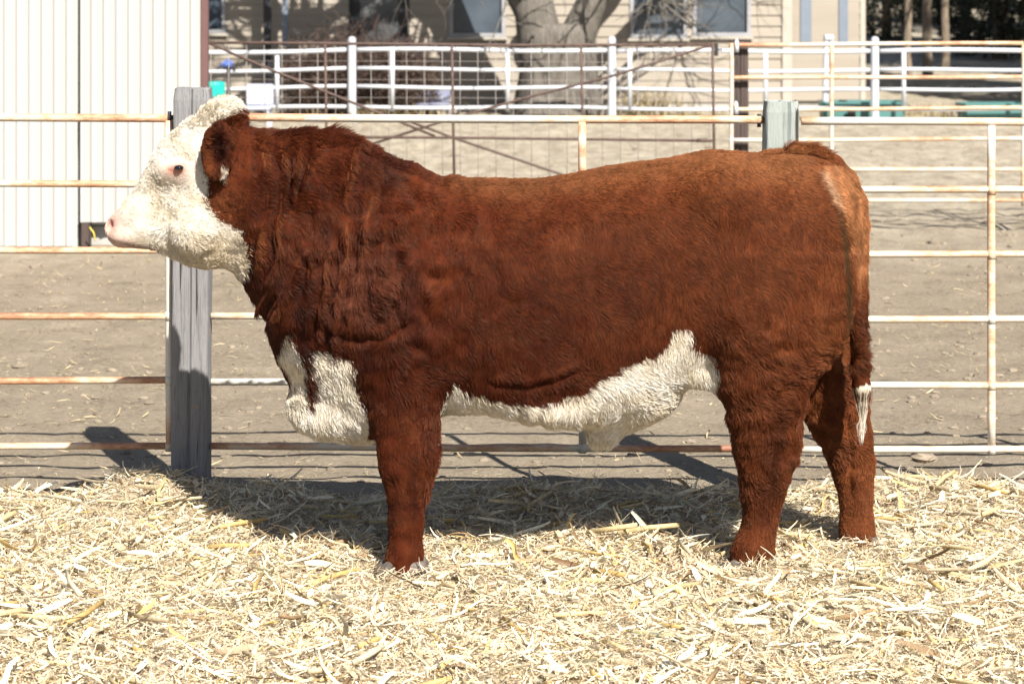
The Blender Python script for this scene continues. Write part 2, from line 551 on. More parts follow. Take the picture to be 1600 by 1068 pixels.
def build_litter():
    r = np.random.default_rng(51)
    n = 22000
    y = 8.6 + 21 * r.random(n) ** 1.25
    x = (r.random(n) * 2 - 1) * (0.24 * y + 0.3)
    dens = 0.5 + 0.5 * vnoise(x * 0.8, y * 0.5, 0, 52) + np.clip((y - 11) / 10, 0, 0.5) + np.where(x < -0.9 - (y - 9) * .06, 0.25, 0)
    keep = r.random(n) < np.clip(dens, 0.04, 1)
    x, y = x[keep], y[keep]; n = len(x)
    ang = r.random(n) * 2 * np.pi; el = np.abs(r.normal(0, 0.15, n))
    D = np.stack([np.cos(ang) * np.cos(el), np.sin(ang) * np.cos(el), np.sin(el)], 1)
    L = 0.012 + 0.06 * r.random(n) ** 2.5; W = 0.002 + 0.007 * r.random(n) ** 2
    P = np.stack([x, y, gz(x, y) + 0.002 + 0.002], 1)
    c = np.array([0.62, 0.50, 0.30]) * (0.7 + 0.5 * r.random((n, 1)))
    o = ribbons('straw_litter', P, D, L, W, r.normal(0, .3, (n, 3)), r.normal(0, .4, n), np.clip(c * .84, 0, .9), 2, M['straw'], 0.2, 0.1)
    tagit(o, 'scattered straw flecks lying on the bare dirt lot', 'straw', kind='stuff')
    # clods and dried dung lumps
    vs = []; fs = []; m = 3200
    y = 8.75 + 18 * r.random(m) ** 1.3; x = (r.random(m) * 2 - 1) * (0.24 * y + 0.2)
    for k in range(m):
        s = 0.004 + 0.016 * r.random() ** 3
        if r.random() < 0.012: s = 0.04
        b = len(vs)
        zz = float(gz(x[k], y[k]))
        nn = 7
        for ring, (rr, zh) in enumerate(((1.0, -0.3), (0.95, 0.25), (0.55, 0.6))):
            for q in range(nn):
                a = 2 * math.pi * q / nn + ring * 0.3
                j = 0.75 + 0.5 * r.random()
                vs.append((x[k] + math.cos(a) * s * rr * j * 1.3, y[k] + math.sin(a) * s * rr * j * 1.3, zz + zh * s * (0.8 + 0.4 * r.random())))
        for ring in range(2):
            for q in range(nn):
                a0 = b + ring * nn + q; a1 = b + ring * nn + (q + 1) % nn
                fs.append((a0, a1, a1 + nn, a0 + nn))
        fs.append(tuple(b + 2 * nn + q for q in range(nn)))
    mb = MB(); mb.v = vs; mb.f = fs
    o = mb.build('dirt_clods', simple('clod_earth', (0.2132, 0.1722, 0.1271, 1), 0.95, var=0.35, vscale=9, bmp=0.5, bscale=90), smooth=False)
    tagit(o, 'small clods and crumbs of dried earth scattered over the lot', 'clods', kind='stuff')
build_litter()

# ------------------------------------------------------------------ wooden posts
def wood_post(name, px0, px1, pytop, Y, mat, label, depth=0.13, lean=0.0, seed=0, z0=-0.3, crack=0.55, cat='post', group=None):
    x0, z1 = at(px0, pytop, Y - depth / 2); x1, _ = at(px1, pytop, Y - depth / 2)
    r = random.Random(seed)
    cx = (x0 + x1) / 2; w = (x1 - x0) / 2; d = depth / 2
    mb = MB(); rings = []
    nz = 44
    prof = []
    n_side = 16
    for side in range(4):
        for k in range(n_side):
            t = -1 + 2 * k / n_side
            prof.append([(t, -1), (1, t), (-t, 1), (-1, -t)][side])
    groove = {r.randrange(0, n_side) + 0: r.uniform(.2, .5) for _ in range(3)}
    groove[int(n_side * crack)] = 1.2
    for i in range(nz + 1):
        z = z0 + (z1 - z0) * i / nz
        ring = []
        for k, (u, v) in enumerate(prof):
            rr = 0.90 + 0.10 * max(abs(u), abs(v)) / math.hypot(u, v) * 1.0
            q = (abs(u) ** 9 + abs(v) ** 9) ** (-1 / 9.0)
            ux, vy = u * q, v * q
            g = groove.get(k, 0) * (0.008 if groove.get(k, 0) > 1 else 0.003)
            wob = 0.0012 * math.sin(z * 7 + k * .35 + seed) + 0.0005 * math.sin(z * 31 + k * 2.1)
            top = max(0, (i - nz + 1)) * 0.005
            sc = 1 - (g + top - wob) / w
            zz = z + (r.uniform(-0.006, 0.003) if i == nz else 0)
            ring.append((cx + ux * w * sc + lean * (z1 - z), Y + vy * d * sc, zz))
        rings.append(ring)
    mb.loft(rings, True)
    o = mb.build(name, mat, loc=(cx + lean * z1, Y, 0), smooth=False)
    tagit(o, label, cat, group)
    return o

YF = 8.56
wood_post('fence_post', 269.5, 327, 139, YF, M['grey_wood'], "weathered grey wooden fence post with long cracks behind the bull's chin", 0.14, lean=-0.006, seed=3)
wood_post('fence_post', 1197, 1250, 159, YF, M['green_wood'], "pale greenish grey wooden post behind the bull's rump", 0.12, lean=-0.020, seed=5, crack=0.7)

# ------------------------------------------------------------------ front pipe panels
def pipe(mb, p0, p1, rad, wob=0.002, n=14, seed=0, seg=10):
    r = random.Random(seed)
    p0 = Vector(p0); p1 = Vector(p1)
    L = (p1 - p0).length
    n = max(2, int(n * L / 2) + 2)
    ph = r.uniform(0, 6)
    pts = []
    for i in range(n + 1):
        t = i / n; p = p0.lerp(p1, t)
        o = math.sin(t * L * 2.2 + ph) * wob
        if abs((p1 - p0).x) > abs((p1 - p0).z): p.z += o
        else: p.x += o
        pts.append(p)
    mb.tube(pts, rad, seg)

RR = 0.0145
def front_panel(px0, px1, rows0, rows1, uprights, label, mats, seed, vpx=None):
    xa, _ = at(px0, 0, YF); xb, _ = at(px1, 0, YF)
    root = new_root('pipe_fence_panel', ((xa + xb) / 2, YF, 0), label, 'fence panel', 'rusty white pipe fence panels behind the bull')
    zt = at(0, (rows0[0] + rows1[0]) / 2, YF)[1]; zb = at(0, (rows0[-1] + rows1[-1]) / 2, YF)[1]
    for k, (a, c) in enumerate(zip(rows0, rows1)):
        mb = MB()
        z0 = at(0, a, YF)[1]; z1 = at(0, c, YF)[1]
        pipe(mb, (xa, YF, z0), (xb, YF, z1), RR * (1.08 if k == 0 else 0.93), 0.0022, seed=seed + k)
        mb.build('rail', mats[k % len(mats)], root, smooth=True)
    for j, (u, m) in enumerate(uprights):
        mb = MB()
        xu = at(u, 0, YF)[0]
        pipe(mb, (xu, YF - 0.003, zb - 0.004), (xu, YF - 0.003, zt - 0.012), 0.0155, 0.0012, seed=seed + 40 + j)
        # weld collars where it meets the rails
        for a, c in zip(rows0, rows1):
            t = (u - px0) / (px1 - px0)
            z = at(0, a + (c - a) * t, YF)[1]
            if z < zt - 0.02: mb.tube([(xu, YF - 0.003, z - 0.017), (xu, YF - 0.003, z + 0.017)], 0.0172, 10)
        mb.build('upright', m, root, smooth=True)
    return root
RU, RW, RS = M['rail_rustier'], M['rail_white'], M['rail_rust']
front_panel(-420, 262, [183, 287, 391, 494, 596, 698], [184, 288, 390, 493, 594, 697], [(265, RW), (-160, RS)],
            'rusty white pipe panel at far left, ending beside the grey post', [RS, RU, RS, RU, RU, RU], 1)
front_panel(330, 1192, [183, 287, 391, 494, 596, 697], [188, 292, 395, 497, 599, 701], [(910, RS)],
            'long rusty white pipe panel directly behind the bull between the two wooden posts', [RS, RS, RS, RW, RS, RU], 11)
front_panel(1252, 2050, [190, 296, 397, 498, 602, 701], [192, 298, 398, 498, 600, 702], [(1549, RS), (1860, RS)],
            "white pipe panel with orange rust right of the bull's tail", [RW, RW, RS, RS, RS, RS], 21)

# hinge pins joining the panels to the posts
def hinge(px, py, label, group='hinge pins on the fence posts', w=26):
    x, z = at(px, py, YF)
    mb = MB()
    L = w * YF / F
    mb.tube([(x - L / 2, YF, z), (x + L / 2, YF, z)], 0.010, 8)
    mb.tube([(x - L * 0.1, YF, z - 0.026), (x - L * 0.1, YF, z + 0.024)], 0.0075, 8)
    o = mb.build('hinge_pin', M['dark_steel'], loc=(x, YF, z), smooth=True)
    tagit(o, label, 'hinge', group)
hinge(1188, 188, 'dark steel hinge pin left of the pale green post top', w=20)
hinge(266, 184, 'short dark hinge pin at the top left of the grey post', w=12)

# ------------------------------------------------------------------ second line: brown post, rusty panel, wire gate
YS = 17.86
wood_post('tie_post', 1143, 1170, 66, YS, M['tie_wood'], 'dark brown railroad tie post between the wire gate and the far rusty panel', 0.14, seed=8)

def second_panel():
    y = YS - 0.12
    xa = at(1139, 0, y)[0]; xb = at(1599, 0, y)[0]; xc = at(2060, 0, y)[0]
    for (a, b, ups, lab, s) in ((1139, 1599, (1143, 1299.5, 1599), 'pale rusty pipe panel farther back with a middle upright, behind the rump', 3), (1608, 2060, (1612, 1830, 2056), 'pale rusty pipe panel farther back, cut off by the right edge', 6)):
        x0 = at(a, 0, y)[0]; x1 = at(b, 0, y)[0]
        root = new_root('pipe_fence_panel', ((x0 + x1) / 2, y, 0), lab, 'fence panel', 'pale rusty panels of the second fence')
        for k, r in enumerate((70, 122, 171, 219, 266, 314)):
            mb = MB(); z = at(0, r, y)[1]
            pipe(mb, (x0, y, z), (x1, y, z + 0.01), 0.0165, 0.003, seed=s * 9 + k, seg=8)
            mb.build('rail', RS, root, smooth=True)
        for u in ups:
            mb = MB(); xu = at(u, 0, y)[0]
            pipe(mb, (xu, y - .002, at(0, 322, y)[1]), (xu, y - .002, at(0, 68, y)[1]), 0.017, 0.002, seed=s + u, seg=8)
            mb.build('upright', RW, root, smooth=True)
second_panel()
for k, (px, py) in enumerate(((1151, 73), (1150, 170))):
    x, z = at(px, py, YS - .14)
    mb = MB()
    mb.tube([(x, YS - .15, z - .045), (x, YS - .15, z + .045)], [0.018, 0.014], 10)
    mb.tube([(x, YS - .15, z + .045), (x, YS - .12, z + .05)], 0.012, 8)
    o = mb.build('gate_hook', M['white_fence'], loc=(x, YS - .15, z), smooth=True)
    tagit(o, ['white hook at the top of the dark brown tie post', 'white hook halfway down the dark brown tie post'][k], 'hook', 'white hooks on the tie post')

def wire_gate():
    y = YS + 0.02
    def q(px, py): x, z = at(px, py, y); return (x, y, z)
    root = new_root('wire_gate', (at(720, 0, y)[0], y, 0), 'thin brown steel gate with diagonal braces and fine wire mesh behind the bull', 'gate')
    def bar(name, pts, rad=0.012, mat='brown_pipe'):
        mb = MB(); mb.tube([q(*p) for p in pts], rad, 8); return mb.build(name, M[mat], root, smooth=True)
    bar('frame_bar', [(240, 66), (500, 68), (800, 71), (1113, 70)])
    bar('frame_bar', [(240, 213), (700, 215), (1113, 220)], 0.011)
    bar('frame_bar', [(240, 344), (1118, 350)], 0.011)
    for p in ([(508, 68), (512, 345)], [(706, 70), (711, 347)], [(908, 71), (913, 348)], [(1113, 66), (1118, 354)]):
        bar('upright', p, 0.011)
    bar('brace', [(322, 66), (430, 112), (590, 176), (680, 213)], 0.011)
    bar('brace', [(1113, 70), (960, 118), (840, 148), (700, 187), (560, 232)], 0.010)
    bar('brace', [(640, 190), (713, 217), (870, 270), (1000, 315)], 0.010)
    bar('brace', [(420, 215), (700, 345)], 0.010)
    # latch
    mb = MB(); x, _, z = q(1119, 78)
    mb.box(x - .015, x + .015, y - .02, y + .02, z - .05, z + .05, 0.004)
    mb.tube([(x, y, z), (x + .05, y, z)], 0.006, 6)
    mb.build('latch', M['dark_steel'], root)
    mb = MB(); x, _, z = q(1095, 219)
    mb.tube([(x - .03, y - .015, z), (x + .05, y - .015, z)], 0.016, 8)
    mb.build('latch', M['brown_pipe'], root, smooth=True)
    mb = MB()
    for i in range(32):
        px = 246 + i * 27.8
        mb.tube([q(px, 68), q(px + 1, 346)], 0.0028, 5)
    for r in (95, 124, 152, 180, 244, 272, 300):
        mb.tube([q(240, r), q(700, r + 1), q(1114, r + 3)], 0.0020, 5)
    mb.build('wire_mesh', M['wire'], root, smooth=True)
wire_gate()

# ------------------------------------------------------------------ white fence
YW = 30.4
def white_fence():
    y = YW
    posts = [(143, 60), (550, 59), (956, 59), (1367, 59), (1775, 58)]
    labs = ['white round fence post hidden by the shed', 'white fence post in front of the twiggy bush', 'white fence post just right of the thick tree trunk', 'white fence post in front of the shaded tree line', 'white fence post past the right edge']
    for (px, py), lb in zip(posts, labs):
        if px < 300 or px > 1650: continue
        x, z = at(px, py, y)
        mb = MB()
        mb.tube([(x, y, -0.3), (x, y, z - .03), (x, y, z)], [0.056, 0.054, 0.044], 14)
        mb.tube([(x, y, z), (x, y, z + 0.012)], [0.046, 0.02], 14)
        o = mb.build('white_fence_post', M['white_fence'], loc=(x, y, 0), smooth=False)
        tagit(o, lb, 'post', 'white posts of the yard fence')
    spans = [(150, 541, [(433, 0)], [(87, 78), (114, 108), (142, 136), (172, 167)], 'white rail span at left between the shed and the first white post'),
             (558, 948, [(613, 0), (793, 0)], [(78, 79), (108, 109), (136, 138), (167, 169)], 'white rail span crossing in front of the thick tree trunk'),
             (964, 1359, [(984, 0), (1196, 0)], [(80, 80), (110, 111), (140, 141), (170, 171)], 'white rail span in front of the beige house siding'),
             (1375, 1767, [(1412, 0), (1600, 0)], [(80, 78), (110, 108), (141, 138), (171, 169)], 'white rail span at right in front of the dark trees')]
    for a, b, st, rows, lab in spans:
        x0 = at(a, 0, y)[0]; x1 = at(b, 0, y)[0]
        root = new_root('white_fence_span', ((x0 + x1) / 2, y, 0), lab, 'fence', 'white rail spans of the yard fence')
        for k, (r0, r1) in enumerate(rows):
            mb = MB()
            z0 = at(0, r0, y)[1]; z1 = at(0, r1, y)[1]
            n = 10
            mb.tube([(x0 + (x1 - x0) * i / n, y, z0 + (z1 - z0) * i / n + 0.012 * math.sin(i / n * math.pi * 2 + k)) for i in range(n + 1)], 0.030 if k == 0 else 0.025, 10)
            mb.build('rail', M['white_fence'], root, smooth=True)
        for px, _ in st:
            mb = MB(); x = at(px, 0, y)[0]
            mb.tube([(x, y - .004, at(0, 174, y)[1]), (x, y - .004, at(0, rows[0][0], y)[1])], 0.030, 10)
            mb.build('stile', M['white_fence'], root, smooth=True)
    # slanting double post behind
    y2 = YW + 0.5
    mb = MB()
    for a, b in (((1291, 55), (1288, 178)), ((1299, 57), (1294, 178))):
        xa, za = at(*a, y2); xb, zb = at(*b, y2)
        mb.tube([(xa, y2, za), (xb, y2, zb - .2)], 0.035, 8)
    xa, za = at(1295, 57, y2)
    mb.box(xa - .06, xa + .06, y2 - .05, y2 + .05, za - .05, za + .02, .01)
    o = mb.build('brace_post', M['white_fence'], loc=(xa, y2, 0))
    tagit(o, 'white leaning double brace post in front of the house corner', 'post')
white_fence()

# ------------------------------------------------------------------ corrugated shed
YD = 16.5
def shed():
    m, nt, b = mat_new('ribbed_white_steel')
    f = noise(nt, coords(nt, (1, 1, 0.3)), 1.2, 3)
    nt.links.new(ramp(nt, f, [(0.3, (0.385, 0.38, 0.362, 1)), (0.7, (0.415, 0.41, 0.395, 1))]), b.inputs['Base Color'])
    b.inputs['Roughness'].default_value = 0.3
    trim = simple('brown_trim', (0.1312, 0.0697, 0.0656, 1), 0.5, var=0.1)
    xl, xs, xr = -12.0, at(123, 0, YD)[0], at(315, 0, YD)[0]
    root = new_root('metal_shed', (xl / 2 + xr / 2, YD, 0), 'white ribbed metal shed with brown corner trim at the left', 'shed')
    def ribs(xa, xb, y, z0, z1, seedp=0.0):
        pts = []
        x = xb; per = 0.0915
        # profile from right to left: flat, rib up, rib top, rib down
        out = []
        while x > xa:
            out += [(x, 0), (x - per * 0.50, 0), (x - per * 0.74, -0.010), (x - per * 0.84, -0.010), (x - per * 0.99, 0)]
            x -= per
        out = [(px_, dy) for px_, dy in out if px_ > xa]
        vs = []; fs = []
        for px_, dy in out:
            vs += [(px_, y + dy, z0), (px_, y + dy, z1)]
        for i in range(len(out) - 1):
            fs.append((i * 2, i * 2 + 1, i * 2 + 3, i * 2 + 2))
        mb = MB(); mb.add(vs, fs)
        return mb
    ribs(xs + 0.006, xr, YD, 0.175, 3.4).build('wall_sheet', m, root)
    ribs(xl, xs - 0.003, YD - 0.03, at(0, 384, YD)[1], 3.4).build('sliding_door', m, root)
    mb = MB(); mb.box(xr, xr + 0.048, YD - 0.022, YD + 0.05, 0.0, 3.4)
    mb.build('corner_trim', trim, root)
    mb = MB(); mb.box(xl, xr - .001, YD + 0.06, YD + 0.10, 0.15, 3.4)       # inner girts / backing
    mb.add([(xr + .045, YD + .055, .05), (xr - 1.95, YD + 9, .05), (xr - 1.95, YD + 9, 3.4), (xr + .045, YD + .055, 3.4)], [(0, 1, 2, 3)])
    mb.build('side_wall', m, root)
    rf = simple('roof_steel', (0.35, 0.35, 0.35, 1), 0.5)
    mb = MB()
    mb.add([(xl, YD - .3, 3.42), (xr + .3, YD - .3, 3.42), (xr - .8, YD + 4.7, 4.7), (xl, YD + 4.7, 4.7), (xl, YD + 9.3, 3.42), (xr - 1.8, YD + 9.3, 3.42)], [(0, 1, 2, 3), (3, 2, 5, 4)])
    mb.build('roof', rf, root)
    # wooden foot under the raised sheet and a concrete sill behind
    mb = MB(); x0 = at(127, 0, YD)[0]; mb.box(x0, x0 + 0.065, YD + .005, YD + .05, -0.05, 0.18)
    mb.build('foot_post', M['tie_wood'], root)
    mb = MB(); mb.box(xs - .3, xr - .3, YD + .11, YD + .3, -.05, 0.14, .01)
    mb.build('concrete_sill', simple('concrete', (0.3444, 0.3362, 0.3198, 1), 0.9), root)
    # seam cord
    mb = MB(); pts = []
    for i in range(26):
        z = 0.2 + 3.1 * i / 25
        w = 0.006 * math.sin(z * 5.0) + (0.010 if 1.05 < z < 1.2 else 0)
        pts.append((xs + 0.004 + w, YD - 0.024, z))
    mb.tube(pts, 0.0045, 6)
    mb.build('door_seam', M['dark_steel'], root, smooth=True)
    mb = MB(); a = at(140, 357, YD - .1); c = at(150, 376, YD - .1)
    mb.tube([(a[0], YD - .1, a[1] + .01), (a[0] + .03, YD - .1, a[1] - .03), (c[0], YD - .12, max(c[1], .01))], 0.005, 6)
    o = mb.build('yellow_cord', simple('yellow_plastic', (0.615, 0.492, 0.0656, 1), 0.5), loc=(a[0], YD - .1, 0.02), smooth=True)
    tagit(o, "short yellow cord hanging under the shed wall just left of the bull's nose", 'cord')
shed()

# ------------------------------------------------------------------ house
YH = 33.0
def house():
    root = new_root('house', (at(800, 0, YH)[0], YH, 0), 'beige house with horizontal lap siding and dark windows in the background', 'house')
    m, nt, b = mat_new('beige_lap_siding')
    v = coords(nt)
    f = noise(nt, coords(nt, (0.4, 1, 3)), 2.0, 4)
    nt.links.new(ramp(nt, f, [(0.3, (0.275, 0.238, 0.192, 1)), (0.7, (0.315, 0.275, 0.225, 1))]), b.inputs['Base Color'])
    b.inputs['Roughness'].default_value = 0.7
    trimm = simple('pale_trim', (0.3772, 0.3444, 0.2952, 1), 0.6, var=0.05)
    bluetrim = simple('blue_grey_trim', (0.164, 0.1927, 0.2378, 1), 0.5, var=0.05)
    g, gnt, gb = mat_new('window_glass')
    gf = noise(gnt, coords(gnt), 1.5, 3)
    gnt.links.new(ramp(gnt, gf, [(0.3, (0.041, 0.0533, 0.0697, 1)), (0.7, (0.082, 0.1025, 0.1271, 1))]), gb.inputs['Base Color'])
    gb.inputs['Roughness'].default_value = 0.15
    frm = simple('window_frame_grey', (0.2952, 0.2952, 0.3116, 1), 0.5)
    drk = simple('dark_door_paint', (0.0287, 0.0287, 0.03444, 1), 0.4)
    found = simple('house_foundation', (0.369, 0.3444, 0.3116, 1), 0.9, bmp=0.3)
    H = 3.1
    def siding(px0, px1, y, z0, z1, holes=(), name='siding'):
        mb = MB()
        x0 = at(px0, 0, y)[0]; x1 = at(px1, 0, y)[0]
        z = z0
        while z < z1 - 1e-6:
            zt = min(z + 0.16, z1)
            segs = [(x0, x1)]
            for (a, c, h0, h1) in holes:
                if zt > h0 + 1e-6 and z < h1 - 1e-6:
                    ns = []
                    for s0, s1 in segs:
                        if c <= s0 or a >= s1: ns.append((s0, s1)); continue
                        if a > s0: ns.append((s0, a))
                        if c < s1: ns.append((c, s1))
                    segs = ns
            for s0, s1 in segs:
                mb.add([(s0, y - .022, z), (s1, y - .022, z), (s1, y - .004, zt), (s0, y - .004, zt), (s0, y, z), (s1, y, z)], [(0, 1, 2, 3), (4, 5, 1, 0)])
            z = zt
        mb.build(name, m, root)
    def hole(px0, px1, pyb, y=YH, top=2.3):
        return (at(px0, 0, y)[0], at(px1, 0, y)[0], at(0, pyb, y)[1], top)
    wins = [hole(318, 347, 46), hole(708, 784, 52), hole(990, 1068, 54), hole(1088, 1167, 51)]
    door = (at(545, 0, YH)[0], at(640, 0, YH)[0], 0.12, 2.2)
    siding(150, 1222, YH, 0.12, H, wins + [door], 'siding')
    for (a, c, z0, z1) in wins:
        mb = MB(); t = 0.055
        mb.box(a - t, c + t, YH - .04, YH - .0255, z0 - t, z0); mb.box(a - t, c + t, YH - .04, YH - .0255, z1, z1 + t)
        mb.box(a - t, a, YH - .04, YH - .0255, z0, z1); mb.box(c, c + t, YH - .04, YH - .0255, z0, z1)
        wf = mb.build('window', frm, root)
        mb = MB(); mb.box(a, c, YH + .02, YH + .04, z0, z1); p = MB(); p.box(a, c, YH + .02, YH + .03, z0, z1)
        gl = p.build('pane', g, root); gl.parent = wf
        p = MB(); p.box(a - t - .03, c + t + .03, YH - .07, YH - .0415, z0 - t - .04, z0 - t - .003); si = p.build('sill', trimm, root); si.parent = wf
    # doorway: dark door, pale storm glass
    a, c, z0, z1 = door
    mb = MB(); mb.box(a, c, YH + .12, YH + .16, z0, z1); d = mb.build('door', drk, root)
    mb = MB(); xa = at(562, 0, YH)[0]; xb = at(622, 0, YH)[0]
    mb.box(xa, xb, YH + .09, YH + .115, z0 + .25, z1 - .1)
    gg = simple('storm_door_glass', (0.0984, 0.1025, 0.1066, 1), 0.2, var=0.5, vscale=1.5); dg = mb.build('door_pane', gg, root); dg.parent = d
    mb = MB(); mb.box(a, a + .03, YH - .02, YH + .12, z0, z1); mb.box(c - .03, c, YH - .02, YH + .12, z0, z1)
    mb.build('door_jamb', drk, root)
    # downpipe and porch posts
    for px0, px1, mt in ((412, 424, drk), (441, 450, bluetrim)):
        mb = MB(); xa = at(px0, 0, YH - .5)[0]; xb = at(px1, 0, YH - .5)[0]
        mb.box(xa, xb, YH - .55, YH - .45, 0.0 if px0 == 412 else 0.95, 2.7)
        mb.build('porch_post', mt, root)
    mb = MB(); xc = at(1222, 0, YH)[0]
    mb.box(xc, xc + .14, YH - .05, YH + .1, 0.0, H); mb.build('corner_board', trimm, root)
    # step-back wing at the right
    y2 = YH + .35
    grey = simple('grey_wall_panel', (0.2706, 0.2542, 0.2296, 1), 0.7)
    siding(1236, 1344, y2, at(0, 88, y2)[1], H, (), 'wing_siding')
    mb = MB(); mb.box(at(1228, 0, y2)[0], at(1347, 0, y2)[0], y2 - .008, y2 + .3, -.1, at(0, 88, y2)[1] - .002); mb.build('wing_base', grey, root)
    for p0, p1 in ((1250, 1267), (1310, 1324)):
        mb = MB(); mb.box(at(p0, 0, y2)[0], at(p1, 0, y2)[0], y2 - .07, y2 - .025, at(0, 68, y2)[1], 2.4)
        mb.build('shutter', bluetrim, root)
    mb = MB(); mb.box(at(1344, 0, y2)[0], at(1352, 0, y2)[0], y2 - .03, y2 + .1, -.1, H); mb.build('corner_board', trimm, root)
    mb = MB(); x0 = at(150, 0, YH)[0]; x1 = at(1344, 0, y2)[0]
    mb.box(x0, at(1222, 0, YH)[0], YH + .002, YH + .3, -.1, .118); mb.build('foundation', found, root)
    mb = MB(); mb.box(x1, x1 + .04, y2 + .1, YH + 8, 0, H); mb.box(x0, x0 + .05, YH, YH + 8, 0, H); mb.box(x0 + .05, x1, YH + 7.95, YH + 8, 0, H)
    mb.box(x0 + .05, x1 - .02, YH + .3, YH + .34, .12, H)
    mb.build('outer_wall', m, root)
    mb = MB()
    mb.add([(x0 - .4, YH - .6, 3.12), (x1 + .4, YH - .6, 3.12), (x1 + .4, YH + 4, 5.0), (x0 - .4, YH + 4, 5.0), (x0 - .4, YH + 8.6, 3.12), (x1 + .4, YH + 8.6, 3.12)], [(0, 1, 2, 3), (3, 2, 5, 4)])
    mb.build('roof', simple('grey_shingles', (0.0984, 0.0902, 0.082, 1), 0.9, bmp=.5), root)
house()

# ------------------------------------------------------------------ trees
def bark_mat(name, c0, c1):
    m, nt, b = mat_new(name)
    f = noise(nt, coords(nt, (9, 9, 1.8)), 2.0, 7, 0.7, 0.4)
    nt.links.new(ramp(nt, f, [(0.3, c0), (0.65, c1)]), b.inputs['Base Color'])
    b.inputs['Roughness'].default_value = 0.95
    bump(nt, b, f, 1.0, 0.05)
    return m
M['bark'] = bark_mat('grey_bark', (0.07, 0.06, 0.05, 1), (0.19, 0.17, 0.145, 1))
M['bark_tan'] = bark_mat('tan_bark', (0.1312, 0.0984, 0.0697, 1), (0.2788, 0.2214, 0.164, 1))
M['twig'] = simple('twig_brown', (0.085, 0.056, 0.046, 1), 0.9, var=0.3)

def limb_path(r, p, d, L, n, wander, grav=0.0):
    pts = [Vector(p)]; d = Vector(d).normalized()
    for i in range(n):
        d = (d + Vector((r.gauss(0, wander), r.gauss(0, wander), r.gauss(0, wander) + grav))).normalized()
        pts.append(pts[-1] + d * (L / n))
    return pts, d

def branch(mb, r, p, d, L, rad, depth, wander=0.16, seg=8):
    n = 7 if depth > 1 else 5
    pts, dd = limb_path(r, p, d, L, n, wander, 0.02)
    rads = [rad * (1 - 0.62 * i / n) for i in range(n + 1)]
    mb.tube(pts, rads, seg if depth > 1 else 5, cap=False)
    if depth == 0: return
    kids = 5 if depth > 1 else 6
    for k in range(kids):
        i = r.randint(2, n)
        q = pts[i]; t = (pts[i] - pts[i - 1]).normalized()
        side = Vector((r.gauss(0, 1), r.gauss(0, 1), r.gauss(0, .8))); side -= side.dot(t) * t; side.normalize()
        nd = (t * r.uniform(.5, 1.0) + side * r.uniform(.5, .9)).normalized()
        branch(mb, r, q, nd, L * r.uniform(.5, .75), rads[i] * r.uniform(.55, .8), depth - 1, wander, max(5, seg - 2))

def big_tree():
    Y = 31.55; r = random.Random(5)
    cx = at(868, 0, Y)[0]
    root = new_root('bare_tree', (cx, Y, 0), 'massive leafless tree with a thick grey forked trunk in front of the house', 'tree')
    mb = MB()
    prof = [(-.3, .74), (0, .68), (.12, .61), (.35, .555), (.7, .52), (.95, .50), (1.15, .49), (1.3, .42)]
    rings = []
    for z, rad in prof:
        ring = []
        for k in range(40):
            a = 2 * math.pi * k / 40
            rr = rad * (1 + 0.05 * math.sin(5 * a + z) + 0.035 * math.sin(9 * a + 1.3 + z * 2) + 0.025 * math.sin(17 * a + 3 * z) + (0.10 * math.sin(3 * a + 1) if z < .2 else 0))
            ring.append((cx + rr * math.cos(a) * 1.02 + 0.04 * z, Y + rr * math.sin(a) * 0.85, z))
        rings.append(ring)
    mb.loft(rings, True)
    mb.tube([(cx - .18, Y, .85), (cx - .30, Y, 1.5), (cx - .62, Y + .05, 2.1), (cx - .95, Y + .05, 3.0), (cx - 1.5, Y, 4.2)], [.34, .29, .27, .24, .18], 18, False)
    mb.tube([(cx + .20, Y, .85), (cx + .44, Y, 1.45), (cx + .75, Y - .05, 2.1), (cx + 1.2, Y - .1, 3.1), (cx + 1.9, Y - .1, 4.4)], [.30, .22, .21, .2, .15], 18, False)
    mb.build('trunk', M['bark'], root, smooth=True)
    mb = MB()
    starts = [((-1.5, 0, 4.2), (-.6, .1, .9), 2.6, .2), ((1.9, -.1, 4.4), (.6, 0, .9), 2.6, .18), ((.1, .3, 4.6), (0, .1, 1), 2.8, .18),
              ((-.6, 0, 2.0), (-1, -.25, .45), 3.2, .15), ((-.9, 0, 2.8), (-1, .1, .7), 2.6, .13), ((.7, 0, 2.0), (1, -.2, .45), 2.4, .12),
              ((1.2, -.1, 3.0), (1, .3, .7), 2.5, .13), ((-.3, -.1, 1.6), (-.9, -.5, .6), 2.2, .09), ((-1.0, 0, 3.1), (.3, -.6, .8), 2.2, .12), ((.0, .2, 2.4), (.3, -.8, .8), 2.2, .10),
              ((-1.3, 0, 3.8), (-1, -.3, .3), 3.0, .12), ((.5, -.1, 1.7), (.8, -.1, .25), 1.6, .06)]
    for p, d, L, rad in starts:
        branch(mb, r, (cx + p[0], Y + p[1], p[2]), d, L, rad, 3)
    mb.build('crown', M['bark'], root, smooth=True)
    # a second bare tree nearer, whose crown is above the picture; its shadow falls on the house
big_tree()

